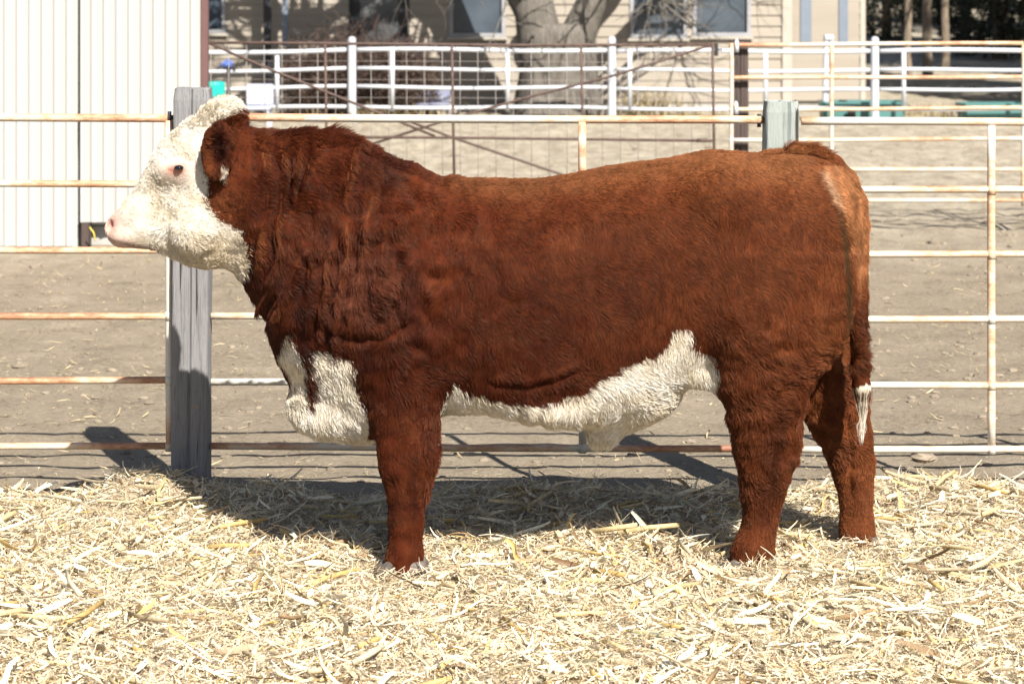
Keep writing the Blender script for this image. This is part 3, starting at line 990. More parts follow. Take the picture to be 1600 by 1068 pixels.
def yard_tree(px, Y, rad, H, seed, label, lean=0.0, group=None, px_base=None):
    r = random.Random(seed)
    cx = at(px, 0, Y)[0]
    root = new_root('bare_tree', (cx, Y, 0), label, 'tree', group)
    mb = MB()
    n = 9
    pts = [(cx + lean * (i / n) * H + r.gauss(0, .02), Y + r.gauss(0, .02), -0.3 + (H + .3) * i / n) for i in range(n + 1)]
    mb.tube(pts, [rad * (1.25 - .25 * min(1, i)) * (1 - .5 * i / n) for i in range(n + 1)], 14, False)
    mb.build('trunk', M['bark_tan'], root, smooth=True)
    mb = MB()
    for k in range(9):
        i = r.randint(4, n)
        a = r.uniform(0, 6.28)
        branch(mb, r, pts[i], (math.cos(a), math.sin(a), r.uniform(.3, 1.2)), H * .38, rad * .45, 2)
    mb.build('crown', M['bark_tan'], root, smooth=True)
yard_tree(1419, 44, .085, 6.5, 31, 'slender bare tree, leftmost of the three thin trunks at the right')
yard_tree(1450, 43, .10, 7, 32, 'slender bare tree, middle of the three thin trunks at the right', .004)
yard_tree(1478, 45, .085, 6.5, 33, 'slender bare tree, rightmost of the three thin trunks at the right', -.004)

def leafcloud(name, parent, n, fn, size, colr, seed, mat, aspect=2.2):
    """many small leaf blades placed by fn(r) -> (p, outward)"""
    r = np.random.default_rng(seed)
    P, N = fn(r, n)
    d = r.normal(0, 1, (n, 3)); d += N * 0.8; d /= np.linalg.norm(d, axis=1, keepdims=True)
    s = np.cross(d, r.normal(0, 1, (n, 3))); s /= np.linalg.norm(s, axis=1, keepdims=True)
    L = size * (0.6 + 0.8 * r.random(n))[:, None]; W = L / aspect
    V = np.stack([P - s * W * .5, P + d * L * .5 - s * W * .2, P + d * L, P + d * L * .4 + s * W * .5], 1)
    me = np_mesh(name, V.reshape(-1, 3) - np.array(root_loc(parent)), quads=np.arange(n * 4).reshape(n, 4))
    ca = me.color_attributes.new('tint', 'FLOAT_COLOR', 'POINT')
    c = np.ones((n, 4, 4), np.float32); cc = np.array(colr)[r.integers(0, len(colr), n)] * (0.75 + .5 * r.random((n, 1)))
    c[:, :, :3] = cc[:, None]
    ca.data.foreach_set('color', c.ravel())
    me.materials.append(mat)
    o = bpy.data.objects.new(name, me); COL.objects.link(o); o.parent = parent
    return o

def cedar(px, Y, rx, H, seed, label):
    cx = at(px, 0, Y)[0]
    root = new_root('cedar_tree', (cx, Y, 0), label, 'tree', 'dark evergreens behind the white fence at the right')
    mb = MB(); mb.tube([(cx, Y, -.2), (cx, Y, H * .5), (cx, Y, H * .97)], [.16, .1, .02], 8); mb.build('trunk', M['bark_tan'], root, smooth=True)
    def fn(r, n):
        t = r.random(n) ** 0.8
        z = 0.12 * H * .3 + t * H * .98
        a = r.random(n) * 2 * np.pi
        env = rx * np.clip(np.sin(np.pi * np.clip(0.12 + 0.86 * (1 - t), 0, 1)) ** .6 * (1 - t * .55), 0, None)
        env = env * (0.8 + 0.35 * vnoise(np.cos(a) * 2.2 + seed, np.sin(a) * 2.2, z * 1.3, seed))
        rr = env * (0.55 + 0.45 * r.random(n) ** .5)
        P = np.stack([cx + np.cos(a) * rr, Y + np.sin(a) * rr, z], 1)
        N = np.stack([np.cos(a), np.sin(a), np.full(n, .3)], 1)
        return P, N
    leafcloud('foliage', root, 9000 if rx < 3 else 16000, fn, 0.14 if rx < 3 else 0.30, [[.035, .05, .028], [.05, .062, .035], [.028, .036, .026], [.07, .06, .038]], seed, M['leaf'])
cedars = [(1385, 58, 1.6, 4.4), (1440, 66, 1.9, 4.6), (1508, 52, 1.5, 4.4), (1560, 50, 1.6, 5), (1612, 50, 1.7, 5), (1660, 54, 1.8, 5), (1330, 70, 2.2, 5.2), (1475, 76, 2.4, 5.5), (1690, 37, 2.3, 9.5), (1800, 43, 2.6, 11), (1740, 50, 2.6, 11), (1640, 58, 2.6, 9), (1860, 34, 3.3, 12), (1990, 40, 3.6, 14), (1930, 47, 3.6, 14), (1870, 57, 3.6, 14), (1780, 70, 3.8, 13)]
cl = ['dark evergreen nearest the right corner of the house', 'dark evergreen behind the thin bare trunks', 'dark evergreen just right of the thin bare trunks', 'dark bushy evergreen near the right edge', 'dark evergreen cut by the right edge of the photo', 'dark evergreen beyond the right edge', 'far evergreen partly behind the house corner', 'farthest evergreen seen between the thin trunks', 'tall evergreen standing outside the right edge', 'tall evergreen well outside the right edge', 'tall evergreen outside the right edge farther back', 'tall evergreen at the back of the row'] + ['big shade evergreen past the right edge, %s' % q for q in ('nearest to the yard', 'second row', 'third row', 'fourth row', 'farthest row')]
for k, ((px, Y, rx, H), lb) in enumerate(zip(cedars, cl)):
    cedar(px, Y, rx, H, 60 + k, lb)

def bush():
    Y = 31.6; r = random.Random(9)
    cx = at(562, 0, Y)[0]
    root = new_root('bare_bush', (cx, Y, 0), 'tangled leafless reddish brown bush in front of the house door', 'bush')
    mb = MB()
    for k in range(420):
        a = r.uniform(0, 6.28); rr = r.uniform(0, .65)
        p = Vector((cx + math.cos(a) * rr * 1.1, Y + math.sin(a) * rr * .7, -.03))
        d = Vector((math.cos(a) * r.uniform(.1, .8), math.sin(a) * r.uniform(.1, .5), 1.0))
        L = r.uniform(.5, 1.35) * (1 - .25 * rr)
        pts, dd = limb_path(r, p, d, L, 5, .14)
        rad = r.uniform(.006, .012)
        mb.tube(pts, [rad * (1 - .12 * i) for i in range(6)], 4, False)
        for _ in range(5):
            i = r.randint(1, 5)
            pp, _d = limb_path(r, pts[i], Vector((r.gauss(0, 1), r.gauss(0, .7), r.uniform(.1, 1))), L * .35, 3, .2)
            mb.tube(pp, [rad * .6] * 4, 3, False)
    mb.build('twigs', M['twig'], root, smooth=True)
    def fn(rg, n):
        a = rg.random(n) * 6.283; rr = np.sqrt(rg.random(n)) * 1.15; z = .02 + rg.random(n) * 1.15 * (1 - .35 * rr)
        return np.stack([cx + np.cos(a) * rr, Y + np.sin(a) * rr * .6, z], 1), np.zeros((n, 3)) + [0, 0, .3]
    leafcloud('dead_leaves', root, 30000, fn, 0.05, [[.10, .066, .052], [.15, .10, .075], [.07, .046, .037]], 71, M['leaf'])
bush()

def dry_tuft(px, Y, n, h, seed, label, w=.25):
    cx = at(px, 0, Y)[0]
    r = np.random.default_rng(seed)
    a = r.random(n) * 6.283
    P = np.stack([cx + r.normal(0, w, n), Y + r.normal(0, w * .5, n), np.full(n, -.01)], 1)
    D = np.stack([np.cos(a) * .3, np.sin(a) * .3, np.ones(n)], 1); D /= np.linalg.norm(D, axis=1, keepdims=True)
    c = np.array([0.50, 0.40, 0.22]) * (0.5 + .7 * r.random((n, 1)))
    o = ribbons('dry_grass_tuft', P, D, h * (.5 + r.random(n)), np.full(n, .012), r.normal(0, .4, (n, 3)), r.normal(0, 1, n), c, 3, M['straw'])
    o.location = (0, 0, 0)
    tagit(o, label, 'dry grass', kind='stuff')
dry_tuft(1010, 31.2, 260, .30, 81, 'dry tan grass tuft at the foot of the siding right of the tree')
dry_tuft(1085, 30.9, 120, .12, 82, 'low dry grass tuft against the house wall beside the rusty gate')
dry_tuft(1440, 31.5, 260, .14, 83, 'dry grass tuft between the two teal troughs', .45)
dry_tuft(600, 30.9, 200, .16, 84, 'dry grass at the foot of the twiggy bush', .5)

# ------------------------------------------------------------------ things in the yard
teal = simple('teal_plastic', (0.082, 0.1968, 0.1886, 1), 0.4, var=0.12, vscale=2)
teal2 = simple('bright_teal_plastic', (0.0164, 0.41, 0.3444, 1), 0.4, var=0.12, vscale=2)
def trough(px0, px1, pyt, pyb, Y, label):
    x0, zt = at(px0, pyt, Y); x1, zb = at(px1, pyb, Y)
    root = new_root('stock_trough', ((x0 + x1) / 2, Y, 0), label, 'trough', 'teal feed troughs behind the white fence')
    d = .28; t = .03; zb = 0.0
    mb = MB()
    o = [(x0 + .05, -d), (x1 - .05, -d), (x1, -d + .08), (x1, d - .08), (x1 - .05, d), (x0 + .05, d), (x0, d - .08), (x0, -d + .08)]
    cx = (x0 + x1) / 2
    def ring(k, z, ins=0): return [(cx + (px - cx) * k - (ins if px > cx else -ins), Y + py * k * (1 - ins / d), z) for px, py in o]
    mb.loft([ring(.95, zb), ring(1, zt), ring(1, zt, t), ring(.95, zb + .05, t)], True)
    mb.build('tub', teal, root)
    mb = MB(); mb.loft([ring(1.02, zt - .04), ring(1.02, zt + .01), ring(1.0, zt + .012, .04), ring(1.0, zt - .03, .04)], False)
    mb.build('rim', teal, root)
trough(1281, 1412, 159, 185, 30.9, 'teal plastic feed trough at the foot of the house corner')
trough(1498, 1602, 162, 184, 31.0, 'teal plastic feed trough cut by the right edge of the photo')
x, z = at(1331, 170, 30.5)
mb = MB(); mb.box(x - .05, x + .05, 30.48, 30.56, -.02, .19, .01); o = mb.build('dark_block', M['dark_steel'], loc=(x, 30.5, 0))
tagit(o, 'small dark block standing before the left teal trough', 'block')

# teal barrel
Yb = 29.0
x, zt = at(336, 128, Yb); 
mb = MB(); rad = .13
prof = [(0, rad * .9), (.03, rad), (zt * .33, rad), (zt * .34, rad * 1.06), (zt * .37, rad), (zt * .66, rad), (zt * .67, rad * 1.06), (zt * .7, rad), (zt - .03, rad), (zt, rad * .92)]
mb.loft([[(x + math.cos(a * math.pi / 10) * rr, Yb + math.sin(a * math.pi / 10) * rr, z) for a in range(20)] for z, rr in prof], True)
o = mb.build('barrel', teal2, loc=(x, Yb, 0), smooth=False); tagit(o, 'bright teal plastic barrel beside the shed corner', 'barrel')
# pump hydrant with blue rag
x, z = at(357, 160, 28.5)
root = new_root('yard_hydrant', (x, 28.5, 0), 'dark yard hydrant with a blue rag tied on top, right of the teal barrel', 'hydrant')
mb = MB(); zt = at(0, 97, 28.5)[1]
mb.tube([(x, 28.5, -.1), (x, 28.5, zt)], .025, 8); mb.tube([(x, 28.5, zt), (x + .06, 28.45, zt - .04), (x + .08, 28.45, zt - .12)], .018, 8); mb.build('standpipe', M['dark_steel'], root, smooth=True)
mb = MB()
rr_ = random.Random(4)
for k in range(6):
    a = k * 1.05; p = Vector((x, 28.46, zt))
    mb.tube([p, p + Vector((math.cos(a) * .04, -.02, math.sin(a) * .03 - .01)), p + Vector((math.cos(a) * rr_.uniform(.05, .13), 0, math.sin(a) * .05 - rr_.uniform(.02, .09)))], [.03, .026, .008], 6)
mb.build('rag', simple('blue_cloth', (0.082, 0.1394, 0.41, 1), 0.8), root, smooth=True)
# white plastic chairs/crates
wp = simple('white_plastic', (0.41, 0.4264, 0.5084, 1), 0.4, var=0.05)
def white_chair(px0, px1, pyt, Y, label, tint=wp):
    x0, zt = at(px0, pyt, Y); x1, _ = at(px1, pyt, Y); w = x1 - x0
    root = new_root('plastic_chair', ((x0 + x1) / 2, Y, 0), label, 'chair', 'white plastic chairs on the yard')
    mb = MB()
    mb.box(x0, x1, Y + .25, Y + .28, zt * .5, zt, .01)
    mb.build('backrest', tint, root)
    mb = MB(); mb.box(x0, x1, Y - .15, Y + .247, zt * .42, zt * .49, .01); mb.build('seat', tint, root)
    for sx in (x0 + .02, x1 - .05):
        for sy in (Y - .14, Y + .21):
            mb = MB(); mb.box(sx, sx + .035, sy, sy + .035, -.02, zt * .418, .005); mb.build('leg', tint, root)
white_chair(381, 424, 133, 29.3, 'white plastic chair standing left of the bare bush')
white_chair(650, 703, 138, 31.3, 'bluish white plastic chair standing between bush and tree', simple('bluish_plastic', (0.2214, 0.2378, 0.328, 1), 0.4))

# ------------------------------------------------------------------ the bull
YB = 7.6                                   # distance of the spine plane
FUR = 0.010
SB = F / YB

def PX(px, Y=YB): return (np.asarray(px, float) - 800.0) * Y / F
def PZ(py, Y=YB): return CAMH - (np.asarray(py, float) - HORZ) * Y / F

TOP = [(164, 352), (168, 341), (175, 334), (182, 328), (196, 310), (211, 292), (222, 271), (236, 246), (248, 225), (262, 211), (278, 197), (299, 184), (322, 174), (345, 166), (362, 168), (376, 180), (388, 196), (420, 200), (450, 200),
       (480, 197), (515, 197), (540, 203), (565, 214), (590, 232), (615, 246), (640, 254), (665, 262), (690, 270), (720, 273), (760, 276), (800, 277), (850, 276), (880, 272), (920, 264), (960, 256), (1000, 250),
       (1060, 243), (1120, 240), (1180, 237), (1220, 233), (1260, 234), (1290, 243), (1315, 262), (1332, 290), (1342, 330), (1348, 370)]
BOT = [(164, 356), (169, 370), (174, 380), (182, 386), (200, 389), (215, 391), (232, 392), (255, 397), (275, 408), (298, 419), (320, 423), (345, 421), (362, 425), (380, 445), (395, 468), (410, 498), (425, 540), (438, 580), (452, 608), (475, 636), (500, 664),
       (530, 690), (560, 700), (590, 696), (620, 684), (650, 668), (680, 654), (720, 648), (770, 646), (820, 650), (860, 656), (900, 660), (960, 658), (1000, 642), (1040, 618), (1070, 604), (1100, 596),
       (1150, 596), (1200, 600), (1250, 600), (1290, 580), (1315, 540), (1332, 500), (1342, 450), (1348, 400)]
# half width in metres along the picture column
WID = [(164, .045), (170, .060), (185, .072), (215, .078), (250, .088), (280, .108), (310, .118), (340, .120), (370, .128), (400, .150), (440, .180), (490, .215), (540, .250), (600, .275),
       (680, .290), (760, .305), (850, .315), (950, .310), (1030, .290), (1100, .275), (1180, .275), (1240, .265), (1290, .235), (1320, .190), (1340, .12), (1348, .06)]

def smooth_curve(pts, sig):
    p = np.array(pts, float)
    xs = np.linspace(p[0, 0], p[-1, 0], 900)
    v = np.interp(xs, p[:, 0], p[:, 1])
    st = xs[1] - xs[0]; k = int(3 * sig / st) + 1
    ker = np.exp(-0.5 * (np.arange(-k, k + 1) * st / sig) ** 2); ker /= ker.sum()
    vp = np.concatenate([2 * v[0] - v[1:k + 1][::-1], v, 2 * v[-1] - v[-k - 1:-1][::-1]])
    return xs, np.convolve(vp, ker, 'valid')

def smin(a, b, k):
    h = np.clip(0.5 + 0.5 * (b - a) / k, 0, 1)
    return b * (1 - h) + a * h - k * h * (1 - h)

VOX = 0.0075
GX = np.arange(-1.46, 1.28, VOX); GY = np.arange(-0.43, 0.43, VOX); GZ = np.arange(-0.02, 1.60, VOX)
field = np.full((len(GX), len(GY), len(GZ)), 0.5, np.float32)

def region(x0, x1, y0, y1, z0, z1, pad=0.06):
    ix = slice(max(0, np.searchsorted(GX, x0 - pad)), np.searchsorted(GX, x1 + pad))
    iy = slice(max(0, np.searchsorted(GY, y0 - pad)), np.searchsorted(GY, y1 + pad))
    iz = slice(max(0, np.searchsorted(GZ, z0 - pad)), np.searchsorted(GZ, z1 + pad))
    X, Y, Z = np.meshgrid(GX[ix], GY[iy], GZ[iz], indexing='ij')
    return (ix, iy, iz), X, Y, Z

def union(sl, d, k):
    field[sl] = smin(field[sl], d.astype(np.float32), k)

# trunk, neck and head: one loft along the body
def torso():
    sl_, X, Y, Z = region(-1.42, 1.22, -.36, .36, .3, 1.56)
    u = 800 + X * SB
    ux = u[:, :1, :1]
    xs, tp = smooth_curve(TOP, 3.5); _, bt = smooth_curve(BOT, 3.5); _, wd = smooth_curve(WID, 10)
    inset = np.where(ux < 400, 3.0, 5.0)
    t = PZ(np.interp(ux, xs, tp)) - inset / SB; b = PZ(np.interp(ux, xs, bt)) + inset / SB
    zc = (t + b) / 2; hz = np.maximum((t - b) / 2, 0.004)
    w = np.interp(ux, xs, wd) - FUR
    n = (Z - zc) / hz
    # cross sections: narrow brisket and crest in front, deep round barrel, square rump
    front = np.clip((600 - ux) / 150, 0, 1) * np.clip((ux - 380) / 60, 0, 1)
    low = np.clip(-n, 0, 1.2)
    up = np.clip(n, 0, 1.2)
    wm = 1 - front * (0.42 * low ** 2 + 0.30 * up ** 1.5)
    mid = np.clip((ux - 600) / 100, 0, 1)
    wm = wm * (1 - mid * np.clip((1050 - ux) / 200, 0, 1) * 0.10 * up ** 2)
    wm = wm * (1 - np.clip((ux - 1040) / 60, 0, 1) * 0.25 * low ** 2)
    # head: widest at the brow, slim muzzle; depends on the slant of the face
    hd = np.clip((395 - ux) / 30, 0, 1)
    v = 1.0
    q = ((u - 190) * 0.70 + (355 - (HORZ + (CAMH - Z) * SB)) * 0.70)       # along the face, px
    hwid = np.interp(q, [-30, 0, 20, 60, 95, 130, 170, 215, 260], [.05, .066, .070, .068, .078, .105, .118, .100, .085]) - 0.004
    jaw = np.interp(u, [180, 240, 300, 340, 380, 400], [.055, .060, .088, .105, .120, .14])
    lowj = np.clip(-n, 0, 1)
    hwid = hwid * (1 - lowj) + np.maximum(hwid * 0.82, jaw * 0.9) * lowj
    W = (w * wm) * (1 - hd) + hwid * hd
    W = np.maximum(W, 0.01)
    p = 2.2 + 0.5 * np.clip((ux - 620) / 200, 0, 1) + 0.3 * hd + 0.6 * low * np.clip((ux - 700) / 80, 0, 1) * np.clip((1080 - ux) / 60, 0, 1)
    m = np.abs(Y) / W
    r = (np.abs(n) ** p + m ** p) ** (1 / p)
    d = (r - 1) * np.minimum(hz, W)
    x0 = PX(166); x1 = PX(1347)
    d = np.maximum(d, np.maximum(x0 - X, X - x1))
    union(sl_, d, 0.001)
torso()

def ellipsoid(cx, cy, cz, rx, ry, rz, k=0.05, rot=0.0, sub=False, both=False, rotz=0.0):
    for s in ((1, -1) if both else (1,)):
        R_ = max(rx, ry, rz)
        sl_, X, Y, Z = region(cx - R_, cx + R_, s * cy - R_, s * cy + R_, cz - R_, cz + R_)
        dx, dy, dz = X - cx, (Y - s * cy), Z - cz
        c, sn = math.cos(rot), math.sin(rot)
        a = dx * c + dz * sn; e = -dx * sn + dz * c
        c2, s2 = math.cos(rotz * s), math.sin(rotz * s)
        a, g = a * c2 + dy * s2, -a * s2 + dy * c2
        r = np.sqrt((a / rx) ** 2 + (g / ry) ** 2 + (e / rz) ** 2)
        d = (r - 1) * min(rx, ry, rz)
        if sub: field[sl_] = -smin(-field[sl_], d.astype(np.float32), k)
        else: union(sl_, d, k)

def leg(table, Y, y_of, k=0.03):
    rows = sorted(((CAMH - (py - HORZ) * Y / F, (xl - 800) * Y / F, (xr - 800) * Y / F, hw) for py, xl, xr, hw in table))
    zz = np.array([r_[0] for r_ in rows]); xl = np.array([r_[1] for r_ in rows]); xr = np.array([r_[2] for r_ in rows]); hw = np.array([r_[3] for r_ in rows])
    zf = np.linspace(zz.min(), zz.max(), 260); st = zf[1] - zf[0]; k_ = int(.07 / st)
    ker = np.exp(-.5 * (np.arange(-k_, k_ + 1) * st / .022) ** 2); ker /= ker.sum()
    def sm(a):
        v = np.interp(zf, zz, a)
        return np.convolve(np.concatenate([2 * v[0] - v[1:k_ + 1][::-1], v, 2 * v[-1] - v[-k_ - 1:-1][::-1]]), ker, 'valid')
    xl, xr, hw = sm(xl), sm(xr), sm(hw); zz = zf
    yc0 = [y_of(z) for z in zz]
    sl_, X, Yg, Z = region(xl.min(), xr.max(), min(yc0) - .13, max(yc0) + .13, max(zz.min(), 0), zz.max())
    z1 = Z[:1, :1, :]
    L = np.interp(z1, zz, xl) + 0.008; Rr = np.interp(z1, zz, xr) - 0.008; H = np.interp(z1, zz, hw) - 0.006
    cx = (L + Rr) / 2; hx = (Rr - L) / 2
    cy = np.interp(z1, zz, yc0)
    p = 2.2
    r = (np.abs((X - cx) / hx) ** p + np.abs((Yg - cy) / H) ** p) ** (1 / p)
    d = (r - 1) * np.minimum(hx, H)
    d = np.maximum(d, np.maximum(zz.min() - Z, (Z - zz.max())))
    union(sl_, d, k)

FRONT = [(430, 580, 715, .08), (500, 566, 720, .10), (540, 556, 708, .115), (570, 557, 702, .11), (600, 563, 698, .10), (640, 574, 692, .09), (680, 583, 690, .082), (720, 590, 687, .078), (750, 596, 677, .070), (790, 604, 668, .056), (830, 605, 666, .054), (855, 602, 667, .060), (880, 596, 668, .066), (897, 593, 667, .066)]
leg(FRONT, 7.43, lambda z: -0.17)
ff = [(HORZ + (py - HORZ), 800 + (xl + 4 - 800) * (7.77 / 7.43) * (7.43 / 7.77), xr - 4, hw * .93) for py, xl, xr, hw in FRONT]
# far front leg stands beside the near one: same world heights
ffw = [(HORZ + (py - HORZ) * 7.43 / 7.77, 800 + (xl + 6 - 800), xr - 6, hw * .93) for py, xl, xr, hw in FRONT]
leg(ffw, 7.77, lambda z: 0.17)
HIND = [(400, 1090, 1322, .10), (460, 1085, 1322, .125), (520, 1098, 1312, .135), (560, 1113, 1297, .13), (600, 1118, 1268, .122), (640, 1130, 1257, .108), (680, 1141, 1256, .098), (710, 1147, 1254, .088), (740, 1152, 1240, .076), (780, 1157, 1226, .062), (810, 1157, 1220, .058), (840, 1150, 1217, .060), (868, 1141, 1212, .066), (893, 1134, 1210, .068)]
leg(HIND, 7.48, lambda z: -0.115 - 0.06 * min(1, max(0, (z - .2) / .6)))
HINDF = [(420, 1150, 1340, .10), (520, 1190, 1340, .125), (580, 1225, 1347, .12), (620, 1240, 1360, .108), (660, 1258, 1366, .095), (700, 1282, 1367, .085), (740, 1297, 1368, .074), (780, 1306, 1368, .062), (820, 1310, 1368, .058), (842, 1308, 1370, .062), (862, 1306, 1371, .066)]
leg(HINDF, 7.77, lambda z: 0.17)
# muscles
ellipsoid(PX(612), .175, PZ(430), .17, .115, .26, .06, rot=-.15, both=True)
ellipsoid(PX(1210), .155, PZ(420), .23, .135, .33, .06, both=True)
ellipsoid(PX(1120), .13, PZ(300), .15, .14, .12, .06, both=True)
ellipsoid(PX(1290), .13, PZ(330), .08, .10, .12, .05, both=True)
ellipsoid(PX(470), .10, PZ(430), .10, .10, .22, .07, rot=.25, both=True)
ellipsoid(PX(515), .0, PZ(640), .13, .12, .09, .05)
# flank fold from belly to stifle, sheath
ellipsoid(PX(1085), .13, PZ(570), .09, .035, .045, .05, rot=-.45, both=True)
ellipsoid(PX(1000), -.04, PZ(620), .13, .12, .085, .05, rot=.35)
ellipsoid(PX(955), -.05, PZ(650), .075, .055, .045, .05, rot=.35)
ellipsoid(PX(944), -.06, PZ(674), .050, .040, .036, .035, rot=.2)
ellipsoid(PX(860), -.04, PZ(625), .14, .20, .06, .05)
ellipsoid(PX(1205), 0, PZ(640), .06, .06, .09, .04)
# tail
TAIL = [(1240, 238, .030), (1270, 243, .034), (1300, 258, .036), (1322, 282, .037), (1336, 315, .037), (1341, 350, .036), (1340, 400, .034), (1340, 460, .033), (1340, 520, .031), (1341, 570, .031), (1345, 602, .030), (1347, 630, .017), (1347, 650, .008)]
def capsule(p0, p1, r0, r1, k):
    p0 = np.array(p0); p1 = np.array(p1)
    lo = np.minimum(p0, p1) - max(r0, r1); hi = np.maximum(p0, p1) + max(r0, r1)
    sl_, X, Y, Z = region(lo[0], hi[0], lo[1], hi[1], lo[2], hi[2])
    d = p1 - p0; L2 = (d ** 2).sum()
    t = np.clip(((X - p0[0]) * d[0] + (Y - p0[1]) * d[1] + (Z - p0[2]) * d[2]) / L2, 0, 1)
    dist = np.sqrt((X - p0[0] - t * d[0]) ** 2 + (Y - p0[1] - t * d[1]) ** 2 + (Z - p0[2] - t * d[2]) ** 2) - (r0 + (r1 - r0) * t)
    union(sl_, dist, k)
for a, b in zip(TAIL[:-1], TAIL[1:]):
    ya, yb = -.015 - .07 * min(1, max(0, (a[1] - 330) / 170)), -.015 - .07 * min(1, max(0, (b[1] - 330) / 170))
    capsule((PX(a[0], YB + ya), ya, PZ(a[1], YB + ya)), (PX(b[0], YB + yb), yb, PZ(b[1], YB + yb)), a[2], b[2], 0.010)
def groove(pts, y, rad, k):
    for a, c in zip(pts[:-1], pts[1:]):
        p0 = np.array((PX(a[0], YB + y), y, PZ(a[1], YB + y))); p1 = np.array((PX(c[0], YB + y), y, PZ(c[1], YB + y)))
        lo = np.minimum(p0, p1) - rad; hi = np.maximum(p0, p1) + rad
        sl_, X, Y, Z = region(lo[0], hi[0], lo[1], hi[1], lo[2], hi[2])
        d = p1 - p0; L2 = (d ** 2).sum()
        t = np.clip(((X - p0[0]) * d[0] + (Y - p0[1]) * d[1] + (Z - p0[2]) * d[2]) / L2, 0, 1)
        dist = np.sqrt((X - p0[0] - t * d[0]) ** 2 + (Y - p0[1] - t * d[1]) ** 2 + (Z - p0[2] - t * d[2]) ** 2) - rad
        field[sl_] = -smin(-field[sl_], dist.astype(np.float32), k)
groove([(1276, 266), (1292, 298), (1305, 340), (1316, 400), (1322, 470), (1322, 560)], -.088, .022, .02)
groove([(1276, 266), (1292, 298), (1305, 340), (1316, 400), (1322, 470), (1322, 560)], .06, .022, .02)
# head details: brow, cheek, lips, ears, nostril, eye socket
ellipsoid(PX(280), .078, PZ(256), .055, .036, .040, .045, rot=.3, both=True)
ellipsoid(PX(312), .085, PZ(350), .075, .040, .085, .04, rot=-.5, both=True)
ellipsoid(PX(193), .030, PZ(366), .040, .042, .036, .02, rot=.1, both=True)
ellipsoid(PX(352), .0, PZ(176), .05, .06, .035, .04)
ellipsoid(PX(349), .150, PZ(231), .056, .038, .094, .022, rot=-.10, rotz=-.5, both=True)
ellipsoid(PX(346), .196, PZ(234), .037, .046, .076, .010, rot=-.10, rotz=-.4, sub=True, both=True)
ellipsoid(PX(175), .052, PZ(350), .013, .020, .021, .005, rot=-.3, sub=True, both=True)
ellipsoid(PX(277), .135, PZ(263), .021, .022, .013, .006, rot=.1, sub=True, both=True)
# cleft at the bottom of each foot
field_done = field

def surface_nets(f):
    s = f < 0
    nx, ny, nz = f.shape
    cs = np.zeros((nx - 1, ny - 1, nz - 1), np.int8)
    for a in (0, 1):
        for b in (0, 1):
            for c in (0, 1):
                cs += s[a:nx - 1 + a, b:ny - 1 + b, c:nz - 1 + c]
    act = (cs > 0) & (cs < 8)
    idx = -np.ones(act.shape, np.int64)
    I, J, K = np.nonzero(act)
    idx[I, J, K] = np.arange(len(I))
    acc = np.zeros((len(I), 3)); cnt = np.zeros(len(I))
    corners = [(a, b, c) for a in (0, 1) for b in (0, 1) for c in (0, 1)]
    for p in corners:
        for ax in range(3):
            if p[ax] == 1: continue
            q = list(p); q[ax] = 1
            fa = f[I + p[0], J + p[1], K + p[2]]; fb = f[I + q[0], J + q[1], K + q[2]]
            m = (fa < 0) != (fb < 0)
            t = np.where(m, fa / np.where(m, fa - fb, 1), 0)
            pos = np.array(p, float)[None] + t[:, None] * (np.array(q) - np.array(p))[None]
            acc += np.where(m[:, None], pos, 0); cnt += m
    V = acc / cnt[:, None] + np.stack([I, J, K], 1)
    quads = []
    for ax in range(3):
        o1, o2 = [(1, 2), (2, 0), (0, 1)][ax]
        sl0 = [slice(1, -1)] * 3; sl1 = [slice(1, -1)] * 3
        A = s[1:-1, 1:-1, 1:-1]
        sh = [slice(1, -1)] * 3; sh[ax] = slice(2, None)
        B = s[tuple(sh)]
        X, Y, Z = np.nonzero(A != B)
        inside = A[X, Y, Z]
        X, Y, Z = X + 1, Y + 1, Z + 1
        def cell(d1, d2):
            c = [X.copy(), Y.copy(), Z.copy()]
            c[o1] -= d1; c[o2] -= d2
            return idx[c[0], c[1], c[2]]
        q = np.stack([cell(0, 0), cell(1, 0), cell(1, 1), cell(0, 1)], 1)
        q[~inside] = q[~inside][:, ::-1]
        quads.append(q)
    Q = np.concatenate(quads)
    Q = Q[(Q >= 0).all(1)]
    return V, Q

V, Q = surface_nets(field)
V = np.array([GX[0], GY[0], GZ[0]]) + V * VOX
# keep the largest piece only
par = np.arange(len(V))
e = np.concatenate([Q[:, [0, 1]], Q[:, [1, 2]], Q[:, [2, 3]], Q[:, [3, 0]]])
for _ in range(400):
    m = np.minimum(par[e[:, 0]], par[e[:, 1]])
    old = par.copy()
    np.minimum.at(par, e[:, 0], m); np.minimum.at(par, e[:, 1], m)
    par = par[par]
    if (old == par).all(): break
lab, cn = np.unique(par, return_counts=True)
big = lab[cn.argmax()]
keep = par == big
Q = Q[keep[Q[:, 0]]]
remap = np.cumsum(keep) - 1
V = V[keep]; Q = remap[Q]
e = np.concatenate([Q[:, [0, 1]], Q[:, [1, 2]], Q[:, [2, 3]], Q[:, [3, 0]]])
def lap(V, it, lam):
    for _ in range(it):
        a = np.zeros_like(V); c = np.zeros(len(V))
        np.add.at(a, e[:, 0], V[e[:, 1]]); np.add.at(c, e[:, 0], 1)
        V = V + lam * (a / c[:, None] - V)
    return V
for _ in range(3):
    V = lap(V, 1, .6); V = lap(V, 1, -.5)

def normals(V, Q):
    n = np.cross(V[Q[:, 2]] - V[Q[:, 0]], V[Q[:, 3]] - V[Q[:, 1]])
    N = np.zeros_like(V)
    for k in range(4): np.add.at(N, Q[:, k], n)
    return N / np.maximum(np.linalg.norm(N, axis=1, keepdims=True), 1e-12)

